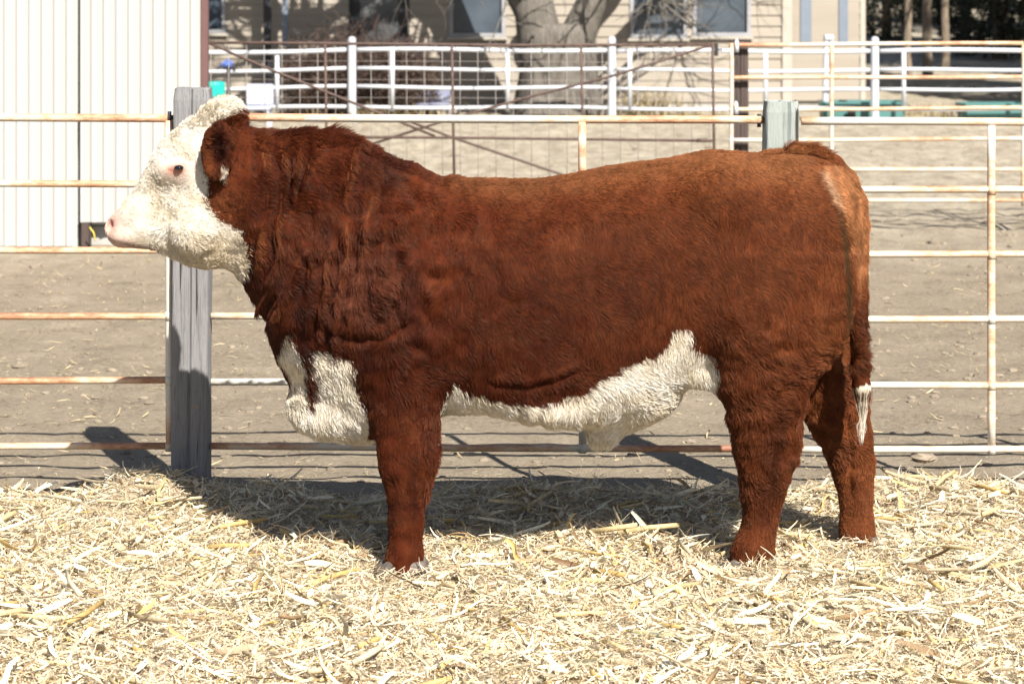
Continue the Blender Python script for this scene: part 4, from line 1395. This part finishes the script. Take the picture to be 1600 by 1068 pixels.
def uv_of(P):
    """side-on chart of the hide (mirrored left/right): photo pixels of the near flank"""
    Yw = YB - np.abs(P[:, 1])
    return 800 + F * P[:, 0] / Yw, HORZ + F * (CAMH - P[:, 2]) / Yw

def sstep(a, b, x):
    t = np.clip((x - a) / (b - a), 0, 1); return t * t * (3 - 2 * t)

N = normals(V, Q)
u, v = uv_of(V)
# skin folds on the neck, creases behind the elbow and on the flank
wob = 14 * vnoise(u / 60, v / 90, 0, 41) + 5 * vnoise(u / 18, v / 40, 0, 42)
nk = sstep(385, 410, u) * (1 - sstep(500, 640, u)) * (1 - sstep(480, 600, v)) * sstep(195, 260, v)
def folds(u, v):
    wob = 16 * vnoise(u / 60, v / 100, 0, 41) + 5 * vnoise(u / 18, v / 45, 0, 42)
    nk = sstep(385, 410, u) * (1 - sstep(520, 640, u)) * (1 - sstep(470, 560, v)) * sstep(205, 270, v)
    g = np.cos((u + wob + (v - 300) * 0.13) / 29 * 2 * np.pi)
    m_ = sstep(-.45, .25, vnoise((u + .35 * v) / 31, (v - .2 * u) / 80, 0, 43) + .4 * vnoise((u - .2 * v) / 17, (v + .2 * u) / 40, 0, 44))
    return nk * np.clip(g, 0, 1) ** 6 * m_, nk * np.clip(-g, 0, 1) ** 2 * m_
rdg, val = folds(u, v)
dsp = 0.015 * rdg - 0.012 * val
bd = sstep(480, 640, u) * (1 - sstep(900, 1100, u)) * sstep(300, 420, v)
dsp += 0.005 * bd * np.sin((u + 2.2 * wob) / 52 * 2 * np.pi) * (0.5 + 0.5 * vnoise(u / 90, v / 90, 0, 46))
def crease(pts, w, depth, k2=.7):
    pts = np.array(pts, float)
    cv = np.interp(u, pts[:, 0], pts[:, 1]); ins = sstep(pts[0, 0] - 12, pts[0, 0] + 15, u) * (1 - sstep(pts[-1, 0] - 15, pts[-1, 0] + 12, u))
    dd = (v - cv) / w
    return -depth * ins * np.exp(-dd ** 2) + depth * k2 * ins * np.exp(-((dd + 1.8)) ** 2)
dsp += crease([(505, 512), (560, 532), (600, 528), (645, 505)], 7, 0.010)
dsp += crease([(770, 602), (830, 606), (870, 596), (905, 580)], 6, 0.009)
shd = sstep(400, 480, u) * (1 - sstep(660, 760, u)) * sstep(210, 300, v) * (1 - sstep(530, 570, v))
midb = sstep(700, 820, u) * (1 - sstep(560, 640, v))
dsp += (0.005 * vnoise(u / 55, v / 45, 0, 47) * sstep(450, 520, u) + 0.003 * vnoise(u / 22, v / 18, 0, 48) * sstep(330, 420, u)) * (1 - .75 * midb)
dsp += shd * (0.012 * vnoise(u / 34, v / 24, 0, 50) + 0.009 * vnoise(u / 15, v / 22, 0, 51))
ham = sstep(1080, 1140, u) * sstep(460, 540, v) * (1 - sstep(860, 880, v))
dsp += ham * (1 - sstep(740, 800, v)) * (0.0045 * vnoise(u / 24, v / 16, 0, 52) + 0.003 * vnoise(u / 11, v / 9, 0, 53))
hdm = sstep(215, 250, u) * (1 - sstep(370, 392, u)) * (1 - np.exp(-(((u - 277) / 34) ** 2 + ((v - 263) / 26) ** 2) ** 2))
dsp += hdm * 0.0025 * vnoise(u / 9, v / 9, 0, 54)
legm = sstep(600, 660, v)
dsp += 0.0030 * legm * vnoise(u / 12, v / 70, 0, 49)
# tendon hollows: behind the cannon bone and in front of the hock tendon
nearleg = V[:, 1] < 0
dsp -= nearleg * .006 * np.exp(-((u - np.interp(v, [770, 870], [648, 646])) / 6) ** 2) * sstep(770, 795, v) * (1 - sstep(845, 870, v)) * (u < 700)
dsp -= .010 * np.exp(-((u - np.interp(v, [640, 700, 800], [1222, 1213, 1196])) / 9) ** 2) * sstep(630, 680, v) * (1 - sstep(780, 830, v)) * nearleg
dsp -= .008 * np.exp(-((u - np.interp(v, [640, 700, 800], [1335, 1340, 1345])) / 7) ** 2) * sstep(640, 690, v) * (1 - sstep(790, 830, v)) * (~nearleg)
dsp += .005 * np.exp(-((v - 862) / 13) ** 2) * (u > 560)
dsp += .005 * np.exp(-((v - 735) / 26) ** 2) * ((u > 560) & (u < 630)) * nearleg
V = V + N * dsp[:, None]
N = normals(V, Q)

def inpoly(u, v, poly):
    p = np.array(poly, float); c = np.zeros(len(u), bool); j = len(p) - 1
    for i in range(len(p)):
        xi, yi, xj, yj = p[i, 0], p[i, 1], p[j, 0], p[j, 1]
        if yi != yj:
            c ^= ((yi > v) != (yj > v)) & (u < (xj - xi) * (v - yi) / (yj - yi) + xi)
        j = i
    return c

HEADW = [(120, 330), (120, 100), (384, 100), (386, 150), (378, 170), (360, 178), (340, 192), (326, 208), (320, 228), (319, 255), (324, 285), (319, 319), (336, 342), (356, 353), (373, 366), (386, 390), (387, 424), (372, 437), (352, 424), (335, 480), (120, 480)]
CHESTW = [(447, 520), (464, 548), (476, 580), (478, 615), (482, 642), (490, 630), (492, 600), (486, 565), (488, 551), (512, 554), (546, 563), (556, 600), (566, 633), (578, 665), (592, 700), (592, 760), (440, 760), (436, 626), (455, 612), (453, 588), (440, 576), (434, 556)]
BELLYW = [(694, 629), (711, 599), (731, 617), (760, 626), (799, 634), (838, 637), (875, 629), (912, 618), (935, 600), (960, 587), (985, 572), (1000, 562), (1008, 568), (1030, 556), (1045, 540), (1052, 520), (1065, 516), (1075, 517), (1085, 530), (1072, 540), (1097, 552), (1110, 557), (1124, 590), (1112, 640), (1112, 760), (690, 760)]
def white_mask(P, jit=None, Nn=None):
    u, v = uv_of(P)
    a = 3.5 * vnoise(u / 9, v / 9, 0, 61) + 2.5 * vnoise(u / 4, v / 4, 0, 62)
    b = 3.5 * vnoise(u / 9, v / 9, 5, 63) + 2.5 * vnoise(u / 4, v / 4, 5, 64)
    if jit is not None:
        a = a + jit[:, 0]; b = b + jit[:, 1]
    uu, vv = u + a, v + b
    w = inpoly(uu, vv, HEADW)
    w &= ~((np.abs(P[:, 1]) > .124) & (u > 306) & (v < 296))
    w |= inpoly(uu, vv, CHESTW) & ~((np.abs(P[:, 1]) > .10) & (u > 575))
    w |= inpoly(uu, vv, BELLYW) & ~((u > 1118) & (v > 600))
    # the underside itself is white along the midline
    w |= (u > 720) & (u < 1110) & (np.abs(P[:, 1]) < .12) & (P[:, 2] < PZ(615))
    w |= (u > 890) & (u < 1000) & (v > 640)
    # inside of the ear tuft
    # tail switch
    w |= (P[:, 0] > PX(1325)) & (np.abs(P[:, 1] + .085) < .045) & (P[:, 2] < PZ(598) + (0 if jit is None else jit[:, 1] * .004) + .02 * vnoise(P[:, 0] * 60, P[:, 1] * 60, 0, 66)) & (P[:, 2] > PZ(720))
    return w

def hide_colour(P, jit=None):
    """returns rgb (linear albedo) for a point of the hide"""
    u, v = uv_of(P)
    n = len(P)
    red = np.array([0.062, 0.0128, 0.0044]); orange = np.array([0.138, 0.042, 0.0145]); dark = np.array([0.022, 0.0050, 0.0028])
    c = np.tile(red, (n, 1))
    t = .04 + sstep(640, 1250, u + 40 * vnoise(u / 90, v / 90, 0, 71)) * 0.40
    t = np.maximum(t, sstep(1240, 1330, u) * 0.75 * (1 - sstep(560, 600, v)))
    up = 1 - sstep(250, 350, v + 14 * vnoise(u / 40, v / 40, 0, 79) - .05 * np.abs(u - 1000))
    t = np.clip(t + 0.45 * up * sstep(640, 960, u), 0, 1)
    far = P[:, 1] > 0.08
    t = np.where(far & (P[:, 2] < .66) & (P[:, 0] > .8), 0.85, t)
    t = np.where((u > 1272) & (u < 1330) & (v > 470) & (v < 590), np.maximum(t, .8), t)
    t = np.clip(t + .09 * sstep(590, 700, v), 0, 1)
    t = np.clip(t + np.where(u < 640, .16, .13) * vnoise(u / 26, v / 22, 0, 72) + .12 * vnoise(u / 9, v / 12, 0, 78), 0, 1)
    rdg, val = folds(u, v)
    t = np.clip(t + 1.1 * rdg - .4 * val, 0, 1)  # fold ridges lighter, valleys darker: shading of the folds put into the colour
    jowl = np.exp(-(((u - 345) / 30) ** 2 + ((v - 330) / 55) ** 2)) + np.exp(-(((u - 324) / 9) ** 2 + ((v - 245) / 40) ** 2))
    t = np.clip(t + .55 * jowl, 0, 1)
    c = c * (1 - t[:, None]) + orange * t[:, None]
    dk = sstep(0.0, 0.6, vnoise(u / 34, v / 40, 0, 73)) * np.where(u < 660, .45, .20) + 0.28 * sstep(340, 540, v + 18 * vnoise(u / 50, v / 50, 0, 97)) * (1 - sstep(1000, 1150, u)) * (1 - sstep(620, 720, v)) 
    dk = dk * (1 - .7 * up * (u > 640)) + .45 * val + .22 * (sstep(390, 430, u) * (1 - sstep(600, 680, u)) * (1 - sstep(540, 600, v)))  # fold valleys get more painted-in shade; neck darker overall
    dk = dk + .5 * np.exp(-((u - np.interp(v, [620, 700, 800], [1225, 1212, 1194])) / 16) ** 2) * sstep(600, 660, v) * (1 - sstep(790, 840, v)) + .3 * np.exp(-((u - 648) / 8) ** 2) * sstep(700, 790, v)  # shade of the leg tendon hollows painted into the hide colour
    dk = dk + .4 * ((P[:, 0] > PX(1322)) & (np.abs(P[:, 1] + .07) < .06)) * sstep(440, 500, v)
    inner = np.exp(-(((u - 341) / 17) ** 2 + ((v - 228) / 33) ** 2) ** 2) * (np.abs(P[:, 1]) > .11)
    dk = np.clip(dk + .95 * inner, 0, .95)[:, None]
    c = c * (1 - dk) + dark * dk
    # sun-bleached along the top line
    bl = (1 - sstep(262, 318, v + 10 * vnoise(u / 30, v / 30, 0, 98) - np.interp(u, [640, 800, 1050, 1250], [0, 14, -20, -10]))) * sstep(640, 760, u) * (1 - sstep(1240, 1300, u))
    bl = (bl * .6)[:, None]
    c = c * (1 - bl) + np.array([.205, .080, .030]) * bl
    # tail root paler
    tl = (P[:, 0] > PX(1276)) & (v > 258) & (v < 470) & (P[:, 0] > (0 if jit is None else jit[:, 0] * .005) + PX(np.interp(v, [258, 300, 340, 400, 470], [1274, 1290, 1304, 1319, 1328])))
    fd = (1 - sstep(380, 478, v[tl] + 25 * vnoise(u[tl] / 9, v[tl] / 20, 0, 91)))[:, None]
    tc = np.array([0.27, 0.112, 0.046]) * (1 + 0.35 * vnoise(u[tl] / 8, v[tl] / 30, 0, 74))[:, None]
    c[tl] = c[tl] * (1 - fd) + tc * fd
    pale = np.exp(-(((u - 1296) - (v - 290) * .45) / 6) ** 2) * sstep(262, 275, v) * (1 - sstep(315, 340, v))
    c = c * (1 - .5 * pale[:, None]) + np.array([.50, .33, .20]) * .5 * pale[:, None]
    gm = np.exp(-((u - np.interp(v, [320, 380, 440, 500, 600], [1308, 1320, 1326, 1326, 1325])) / (4.5 + 1.5 * vnoise(v / 12, 0, 0, 93))) ** 2) * sstep(318, 345, v) * (1 - .45 * sstep(450, 510, v)) * (1 - sstep(585, 620, v))
    gm = (gm * .85)[:, None]
    c = c * (1 - gm) + np.array([.030, .026, .012]) * gm
    sh = np.exp(-(((u - 570) / 75) ** 2 + ((v - 450) / 62) ** 2) ** 1.5)[:, None] * .5  # shoulder sheen painted in as a paler mauve patch
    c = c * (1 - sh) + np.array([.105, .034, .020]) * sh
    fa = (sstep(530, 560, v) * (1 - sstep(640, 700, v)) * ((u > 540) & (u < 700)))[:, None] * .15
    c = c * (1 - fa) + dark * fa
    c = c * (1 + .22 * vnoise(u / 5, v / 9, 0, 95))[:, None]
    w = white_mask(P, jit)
    cream = np.array([0.61, 0.535, 0.415]); pure = np.array([0.70, 0.655, 0.58])
    k = np.clip(0.45 + 0.6 * vnoise(u / 24, v / 24, 0, 75) + 0.35 * vnoise(u / 8, v / 8, 0, 76), 0, 1)[:, None]
    wc = cream * (1 - k) + pure * k
    # yellowish jowl and throat, grey smudges on the poll
    jw = (sstep(355, 410, v) * sstep(230, 290, u) * (u < 400))[:, None] * .35
    wc = wc * (1 - jw) + np.array([.56, .43, .25]) * jw
    gp = (sstep(.15, .7, vnoise(u / 13, v / 13, 0, 77)) * (u < 395) * (v < 330))[:, None] * .35
    wc = wc * (1 - gp) + np.array([.38, .32, .25]) * gp
    # pink skin at muzzle and round the eye
    mz = (1 - sstep(186, 226, u + .15 * (v - 350))) * (u < 240) * sstep(320, 340, v)
    pink = np.array([.56, .37, .31])
    wc = wc * (1 - .75 * mz[:, None]) + pink * .75 * mz[:, None]
    lip = np.exp(-((v - np.interp(u, [165, 180, 205, 245], [369, 376, 383, 389])) / 3.2) ** 2) * (u < 250)
    wc = wc * (1 - .75 * lip[:, None]) + np.array([.22, .13, .11]) * .75 * lip[:, None]
    ns = np.exp(-(((u - 176) / 8) ** 2 + ((v - 350) / 10) ** 2))
    wc = wc * (1 - .6 * ns[:, None]) + np.array([.42, .16, .13]) * .6 * ns[:, None]
    ey = np.exp(-(((u - 277) / 30) ** 2 + ((v - 262) / 24) ** 2) ** 2)
    wc = wc * (1 - .6 * ey[:, None]) + np.array([.66, .48, .41]) * .6 * ey[:, None]
    rim = np.exp(-(((u - 275) / 15) ** 2 + ((v - 265 - .12 * (277 - u)) / 9) ** 2) ** 2)
    wc = wc * (1 - .85 * rim[:, None]) + np.array([.46, .17, .10]) * .85 * rim[:, None]
    c = np.where(w[:, None], wc, c)
    tuft = (((u - 350) / 5) ** 2 + ((v - 270) / 13) ** 2 < 1) & (np.abs(P[:, 1]) > .11)
    c[tuft] = np.array([.50, .42, .34])
    return np.clip(c, 0.003, 0.9), w

def hide_mat():
    m, nt, b = mat_new('bull_hide')
    a = nt.nodes.new('ShaderNodeAttribute'); a.attribute_name = 'hide'
    nt.links.new(mixc(nt, 1.0, a.outputs['Color'], (0.85, 0.85, 0.85, 1), 'MULTIPLY'), b.inputs['Base Color'])
    b.inputs['Roughness'].default_value = 0.9
    b.inputs['Specular IOR Level'].default_value = 0.04
    bump(nt, b, noise(nt, coords(nt), 120, 3), .2, .003)
    return m

BX = 0.05
root = new_root('bull', (BX, YB, 0), "red-brown Hereford bull with a curly white face standing side-on on the bedding", 'bull')
me = np_mesh('body', V - np.array([BX, 0, 0]), quads=Q, smooth=True)
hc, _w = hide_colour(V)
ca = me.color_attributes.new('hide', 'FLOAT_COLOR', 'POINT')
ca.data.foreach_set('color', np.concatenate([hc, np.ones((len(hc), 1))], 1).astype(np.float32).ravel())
me.materials.append(hide_mat())
body = bpy.data.objects.new('body', me); COL.objects.link(body); body.parent = root

# ---- the coat
def grow_coat():
    r = np.random.default_rng(5)
    A = V[Q[:, 0]]; B = V[Q[:, 1]]; C = V[Q[:, 2]]; D = V[Q[:, 3]]
    area = 0.5 * np.linalg.norm(np.cross(C - A, D - B), axis=1)
    cen = (A + B + C + D) / 4; nf = np.cross(C - A, D - B); nf /= np.maximum(np.linalg.norm(nf, axis=1, keepdims=True), 1e-12)
    near = cen[:, 1] < 0.06
    dens = np.where(near | (nf[:, 2] > .3) | (cen[:, 2] < .62), 1.0, 0.30)
    dens = dens * np.where(nf[:, 2] < -.75, .6, 1)
    head = cen[:, 0] < PX(390)
    dens = dens * np.where(head, 1.7, 1.0)
    pr = area * dens; n = 430000
    f = r.choice(len(Q), n, p=pr / pr.sum())
    s, t = r.random(n)[:, None], r.random(n)[:, None]
    P = (A[f] * (1 - s) + B[f] * s) * (1 - t) + (D[f] * (1 - s) + C[f] * s) * t
    Nn = N[Q[f, 0]] * (1 - s) * (1 - t) + N[Q[f, 1]] * s * (1 - t) + N[Q[f, 2]] * s * t + N[Q[f, 3]] * (1 - s) * t
    Nn /= np.linalg.norm(Nn, axis=1, keepdims=True)
    u, v = uv_of(P)
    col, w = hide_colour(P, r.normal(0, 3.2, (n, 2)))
    ay = np.abs(P[:, 1])
    # ---- lengths
    L = np.full(n, 0.017)
    L = np.where((u < 640) & (u > 385), .024, L)
    L = L + .008 * sstep(.1, .8, vnoise(u / 20, v / 20, 0, 81)) * (u < 760)
    L = np.where((u > 1080) & (v > 500), .022, L)
    L = np.where((v > 640) & (u > 560) & (u < 720), .013, L)
    L = np.where((v > 770) & (u > 560), .010, L)
    L = np.where(w & (u > 680) & (u < 1130), .021, L)
    L = np.where(w & (u > 430) & (u < 600), .020, L)
    L = np.where((u > 640) & (u < 1200) & (v < 330), .015, L)
    L = np.where(u < 388, .011, L)
    L = np.where((u < 388) & (v > 360) & (u > 240), .020, L)
    L = np.where((u > 270) & (u < 392) & (v < 205), .022, L)
    L = np.where((u > 222) & (u < 300) & (v < 245), .018, L)
    L = np.where((u < 232) & (v > 300), .006, L)
    L = np.where(((u - 277) / 32) ** 2 + ((v - 264) / 24) ** 2 < 1, .005, L)
    ear = (((u - 349) / 33) ** 2 + ((v - 230) / 52) ** 2 < 1) & (ay > .115)
    L = np.where(ear, .018, L)
    crest = (ay < .09) & (Nn[:, 2] > .3) & (v < 275) & (u > 395) & (u < 720)
    L = np.where(crest, .024 - .008 * sstep(560, 700, u) + .022 * sstep(.0, .6, vnoise(u / 12, P[:, 1] * 20, 0, 84)) * np.exp(-((u - 520) / 60) ** 2), L)
    rump = (ay < .06) & (v < 262) & (u > 1190) & (u < 1300)
    L = np.where(rump, .028, L)
    knee = (v > 650) & (v < 780) & (u > 560) & (u < 700)
    L = np.where(knee, .014 + .014 * (u > 664), L)
    hock = (v > 640) & (v < 860) & (u > 1120) & (u < 1262)
    L = np.where(hock, .020 - .008 * sstep(760, 820, v), L)
    sheath = (P[:, 1] < 0) & (ay < .13) & (u > 900) & (u < 985) & (v > 680)
    L = np.where(sheath, .040, L)
    switch = (P[:, 0] > PX(1322)) & (np.abs(P[:, 1] + .085) < .045) & (P[:, 2] < PZ(575)) & (P[:, 2] > PZ(690))
    L = np.where(switch, .085, L)
    tailb = (P[:, 0] > PX(1322)) & (np.abs(P[:, 1] + .06) < .07) & (P[:, 2] >= PZ(575)) & (v < 575)
    L = np.where(tailb, .020 + .016 * sstep(500, 560, v), L)
    L = np.where(P[:, 2] < 0.05, .010, L)
    L = L * (0.65 + 0.6 * r.random(n))
    # ---- direction
    fx, fz = np.full(n, .55), np.full(n, -.80)
    fx = np.where(v < 330, .95, fx); fz = np.where(v < 330, -.30, fz)
    fx = np.where(v > 640, .18, fx); fz = np.where(v > 640, -1.0, fz)
    hd = (u < 388)
    fx = np.where(hd, .7, fx); fz = np.where(hd, -.45, fz)
    fz = np.where(hd & (v < 215), .25, fz)
    ang = 1.1 * vnoise(u / 42, v / 42, 0, 85) + .55 * vnoise(u / 15, v / 15, 0, 86)
    curly = np.where(hd, 1.9, np.where(u < 900, 1.0, .75)) * np.where((u > 1080) & (v > 480), 1.6, 1) * np.where((u > 640) & (v < 330), .5, 1)
    curly = np.where((v > 780), .6, curly)
    curly = np.where(w & (u > 400), .7, curly)
    curly = np.where(switch | sheath, .25, curly)
    ang = ang * curly
    d0 = np.stack([fx * np.cos(ang) - fz * np.sin(ang), r.normal(0, .12, n), fx * np.sin(ang) + fz * np.cos(ang)], 1)
    d0[switch | sheath] = np.array([.02, 0, -1.])
    d0 /= np.linalg.norm(d0, axis=1, keepdims=True)
    T = d0 - (d0 * Nn).sum(1, keepdims=True) * Nn
    T /= np.maximum(np.linalg.norm(T, axis=1, keepdims=True), 1e-6)
    lift = np.full(n, .24) + .20 * vnoise(u / 18, v / 14, 0, 87) * np.where(u > 740, .5, 1.2)
    topf = (ay < .10) & (Nn[:, 2] > .75) & (u > 620) & (u < 1200)
    lift = np.where(topf, .50 + .25 * vnoise(u / 7, P[:, 1] * 40, 0, 92), lift)
    lift = np.where(crest, .60 - .15 * sstep(560, 700, u) + .35 * vnoise(u / 9, P[:, 1] * 30, 0, 90), lift)
    lift = np.where(rump, .75, lift)
    lift = np.where(knee & (u > 664), .5, lift)
    lift = np.where(hock, .42, lift)
    lift = np.where(hock & (u > 1225), .22, lift)
    lift = np.where(hd & (v < 200), .80, lift)
    lift = np.where(w & (u > 680) & (u < 1130), .22, lift)
    lift = np.where(switch | sheath, .08, lift)
    lift = np.clip(lift, .06, 1.2)[:, None]
    Dn = T * np.cos(lift) + Nn * np.sin(lift) * (0.9 + 0.3 * r.random((n, 1)))
    Dn = Dn + r.normal(0, .10, (n, 3))
    Dn /= np.linalg.norm(Dn, axis=1, keepdims=True)
    # clumps: gather tips towards shared centres
    cs = 0.012
    cell = np.floor((P + 0.006 * np.stack([vnoise(P[:, 0] * 50, P[:, 2] * 50, 0, 88), P[:, 1] * 0, vnoise(P[:, 0] * 50, P[:, 2] * 50, 3, 89)], 1)) / cs).astype(np.int64)
    key = cell[:, 0] * 1000003 + cell[:, 1] * 1009 + cell[:, 2]
    _, inv, cnt = np.unique(key, return_inverse=True, return_counts=True)
    inv = inv.ravel()
    cm = np.zeros((len(cnt), 3)); dm = np.zeros((len(cnt), 3))
    for k in range(3):
        cm[:, k] = np.bincount(inv, P[:, k]) / cnt; dm[:, k] = np.bincount(inv, Dn[:, k]) / cnt
    cm += r.normal(0, .002, cm.shape)
    jl = (0.8 + 0.4 * r.random(len(cnt)))[inv]
    L = L * jl
    cl = np.where(hd, .5, np.where((u > 740) & (v < 560), .30, .5)) * (0.5 + 0.5 * r.random(n))
    cl = np.where(w & (u > 400) & (u < 1200), .14, cl)
    cl = np.where(L < .008, 0, cl)[:, None]
    S = np.cross(Dn, Nn); S /= np.maximum(np.linalg.norm(S, axis=1, keepdims=True), 1e-6)
    amp = np.where(hd & (L > .009), .0034, .0011) * np.where((u > 1080) & (v > 480), 1.7, 1) * np.where(switch | sheath, .6, 1)
    ph = (r.random(len(cnt)) * 6.28)[inv] + r.normal(0, .35, n)
    K = 5
    ts = np.linspace(0, 1, K)
    pts = np.zeros((n, K, 3))
    tipc = cm[inv] + dm[inv] * L[:, None]
    for i, t_ in enumerate(ts):
        p = P + Dn * (L * t_)[:, None]
        p = p - Nn * (L * t_ * t_ * .16)[:, None]                   # lies over
        p[:, 2] -= L * t_ * t_ * np.where(sheath | switch, .0, .12)
        g = cl * t_ ** 1.4
        p = p * (1 - g) + (cm[inv] + dm[inv] * (L * t_)[:, None]) * g
        p = p + S * (amp * np.sin(t_ * 7.5 + ph) * t_)[:, None] + Nn * (amp * .6 * np.cos(t_ * 7.5 + ph) * t_)[:, None]
        sw = np.where(switch, .75 * t_, 0)
        p[:, 0] += (PX(1346, YB - .08) - p[:, 0]) * sw; p[:, 1] += (-.085 - p[:, 1]) * sw
        pts[:, i] = p
    pts[:, 0] -= Nn * .0015
    # nothing pierces the floor
    pts[:, :, 2] = np.maximum(pts[:, :, 2], 0.004)
    rad = np.where(w & (u > 400) & (u < 1200), .00055, .00042) * (0.8 + 0.5 * r.random(n))
    rad = np.where(P[:, 1] < .06, rad, rad * 1.7)
    rads = rad[:, None] * np.array([1.0, 1.0, .9, .65, .22])[None]
    cd = bpy.data.hair_curves.new('coat')
    cd.add_curves([K] * n)
    cd.points.foreach_set('position', (pts - np.array([BX, 0, 0])).astype(np.float32).ravel())
    cd.points.foreach_set('radius', rads.astype(np.float32).ravel())
    at_ = cd.attributes.new('hide', 'FLOAT_COLOR', 'CURVE')
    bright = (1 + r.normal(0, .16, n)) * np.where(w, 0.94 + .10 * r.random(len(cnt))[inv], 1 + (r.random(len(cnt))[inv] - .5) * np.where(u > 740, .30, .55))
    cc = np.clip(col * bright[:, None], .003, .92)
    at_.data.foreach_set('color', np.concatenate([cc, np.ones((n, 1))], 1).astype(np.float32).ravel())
    m, nt, b = mat_new('bull_hair')
    a = nt.nodes.new('ShaderNodeAttribute'); a.attribute_name = 'hide'
    hi = nt.nodes.new('ShaderNodeHairInfo')
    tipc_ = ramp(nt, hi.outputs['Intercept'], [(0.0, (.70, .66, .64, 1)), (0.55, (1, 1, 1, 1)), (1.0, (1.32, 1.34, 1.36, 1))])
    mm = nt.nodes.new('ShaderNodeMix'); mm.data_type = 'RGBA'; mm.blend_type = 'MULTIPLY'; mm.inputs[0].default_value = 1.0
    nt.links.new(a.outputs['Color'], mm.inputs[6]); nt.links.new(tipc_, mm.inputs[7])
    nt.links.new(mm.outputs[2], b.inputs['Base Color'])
    b.inputs['Roughness'].default_value = 0.45
    b.inputs['Specular IOR Level'].default_value = 0.20
    b.inputs['Specular Tint'].default_value = (1.0, 0.72, 0.58, 1)
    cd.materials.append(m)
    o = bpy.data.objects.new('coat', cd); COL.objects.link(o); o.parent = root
grow_coat()

# ---- eyes, hooves, whiskers
def ball(name, c, rx, ry, rz, mat, parent, rot=0.0):
    mb = MB(); rings = []
    nu, nv = 20, 12
    cr, sr = math.cos(rot), math.sin(rot)
    for i in range(nv + 1):
        th = math.pi * i / nv; th = min(max(th, .02), math.pi - .02)
        ring = []
        for j in range(nu):
            ph = 2 * math.pi * j / nu
            x, y, z = rx * math.sin(th) * math.cos(ph), ry * math.sin(th) * math.sin(ph), rz * math.cos(th)
            ring.append((c[0] + x * cr - z * sr, c[1] + y, c[2] + x * sr + z * cr))
        rings.append(ring)
    mb.loft(rings, True)
    return mb.build(name, mat, parent, smooth=True)
em, ent, eb = mat_new('dark_wet_eye')
eb.inputs['Base Color'].default_value = (0.006, 0.006, 0.010, 1); eb.inputs['Roughness'].default_value = 0.06
horn = simple('hoof_horn', (0.085, 0.070, 0.058, 1), 0.55, var=.35, vscale=30, bmp=.4, bscale=80)
for s in (-1, 1):
    Ye = YB - .125
    ball('eye', (float(PX(279, Ye)), YB + s * .1200, float(PZ(262.5, Ye))), .0160, .0150, .0098, em, root)
def hoof(x0, x1, yc, zt, zb=0.004):
    cx, hx = (x0 + x1) / 2, (x1 - x0) / 2
    for s in (-1, 1):
        mb = MB(); rings = []
        for z, k, sh in ((zb, 1.10, -.014), (zb + .03, 1.02, -.006), (zt, .86, .004), (zt + .012, .70, .008)):
            rings.append([(cx + sh + math.cos(a * math.pi / 10) * hx * k, yc + s * .028 + math.sin(a * math.pi / 10) * .027 * k, z) for a in range(20)])
        mb.loft(rings, True)
        mb.build('hoof', horn, root, smooth=True)
hoof((593 - 800) * 7.43 / F - .008, (668 - 800) * 7.43 / F + .010, 7.43, .050)
hoof((600 - 800) * 7.77 / F, (662 - 800) * 7.77 / F, 7.77, .045)
hoof((1134 - 800) * 7.48 / F - .006, (1212 - 800) * 7.48 / F + .006, YB - .115, .045)
hoof((1306 - 800) * 7.77 / F, (1370 - 800) * 7.77 / F + .012, 7.77, .045)
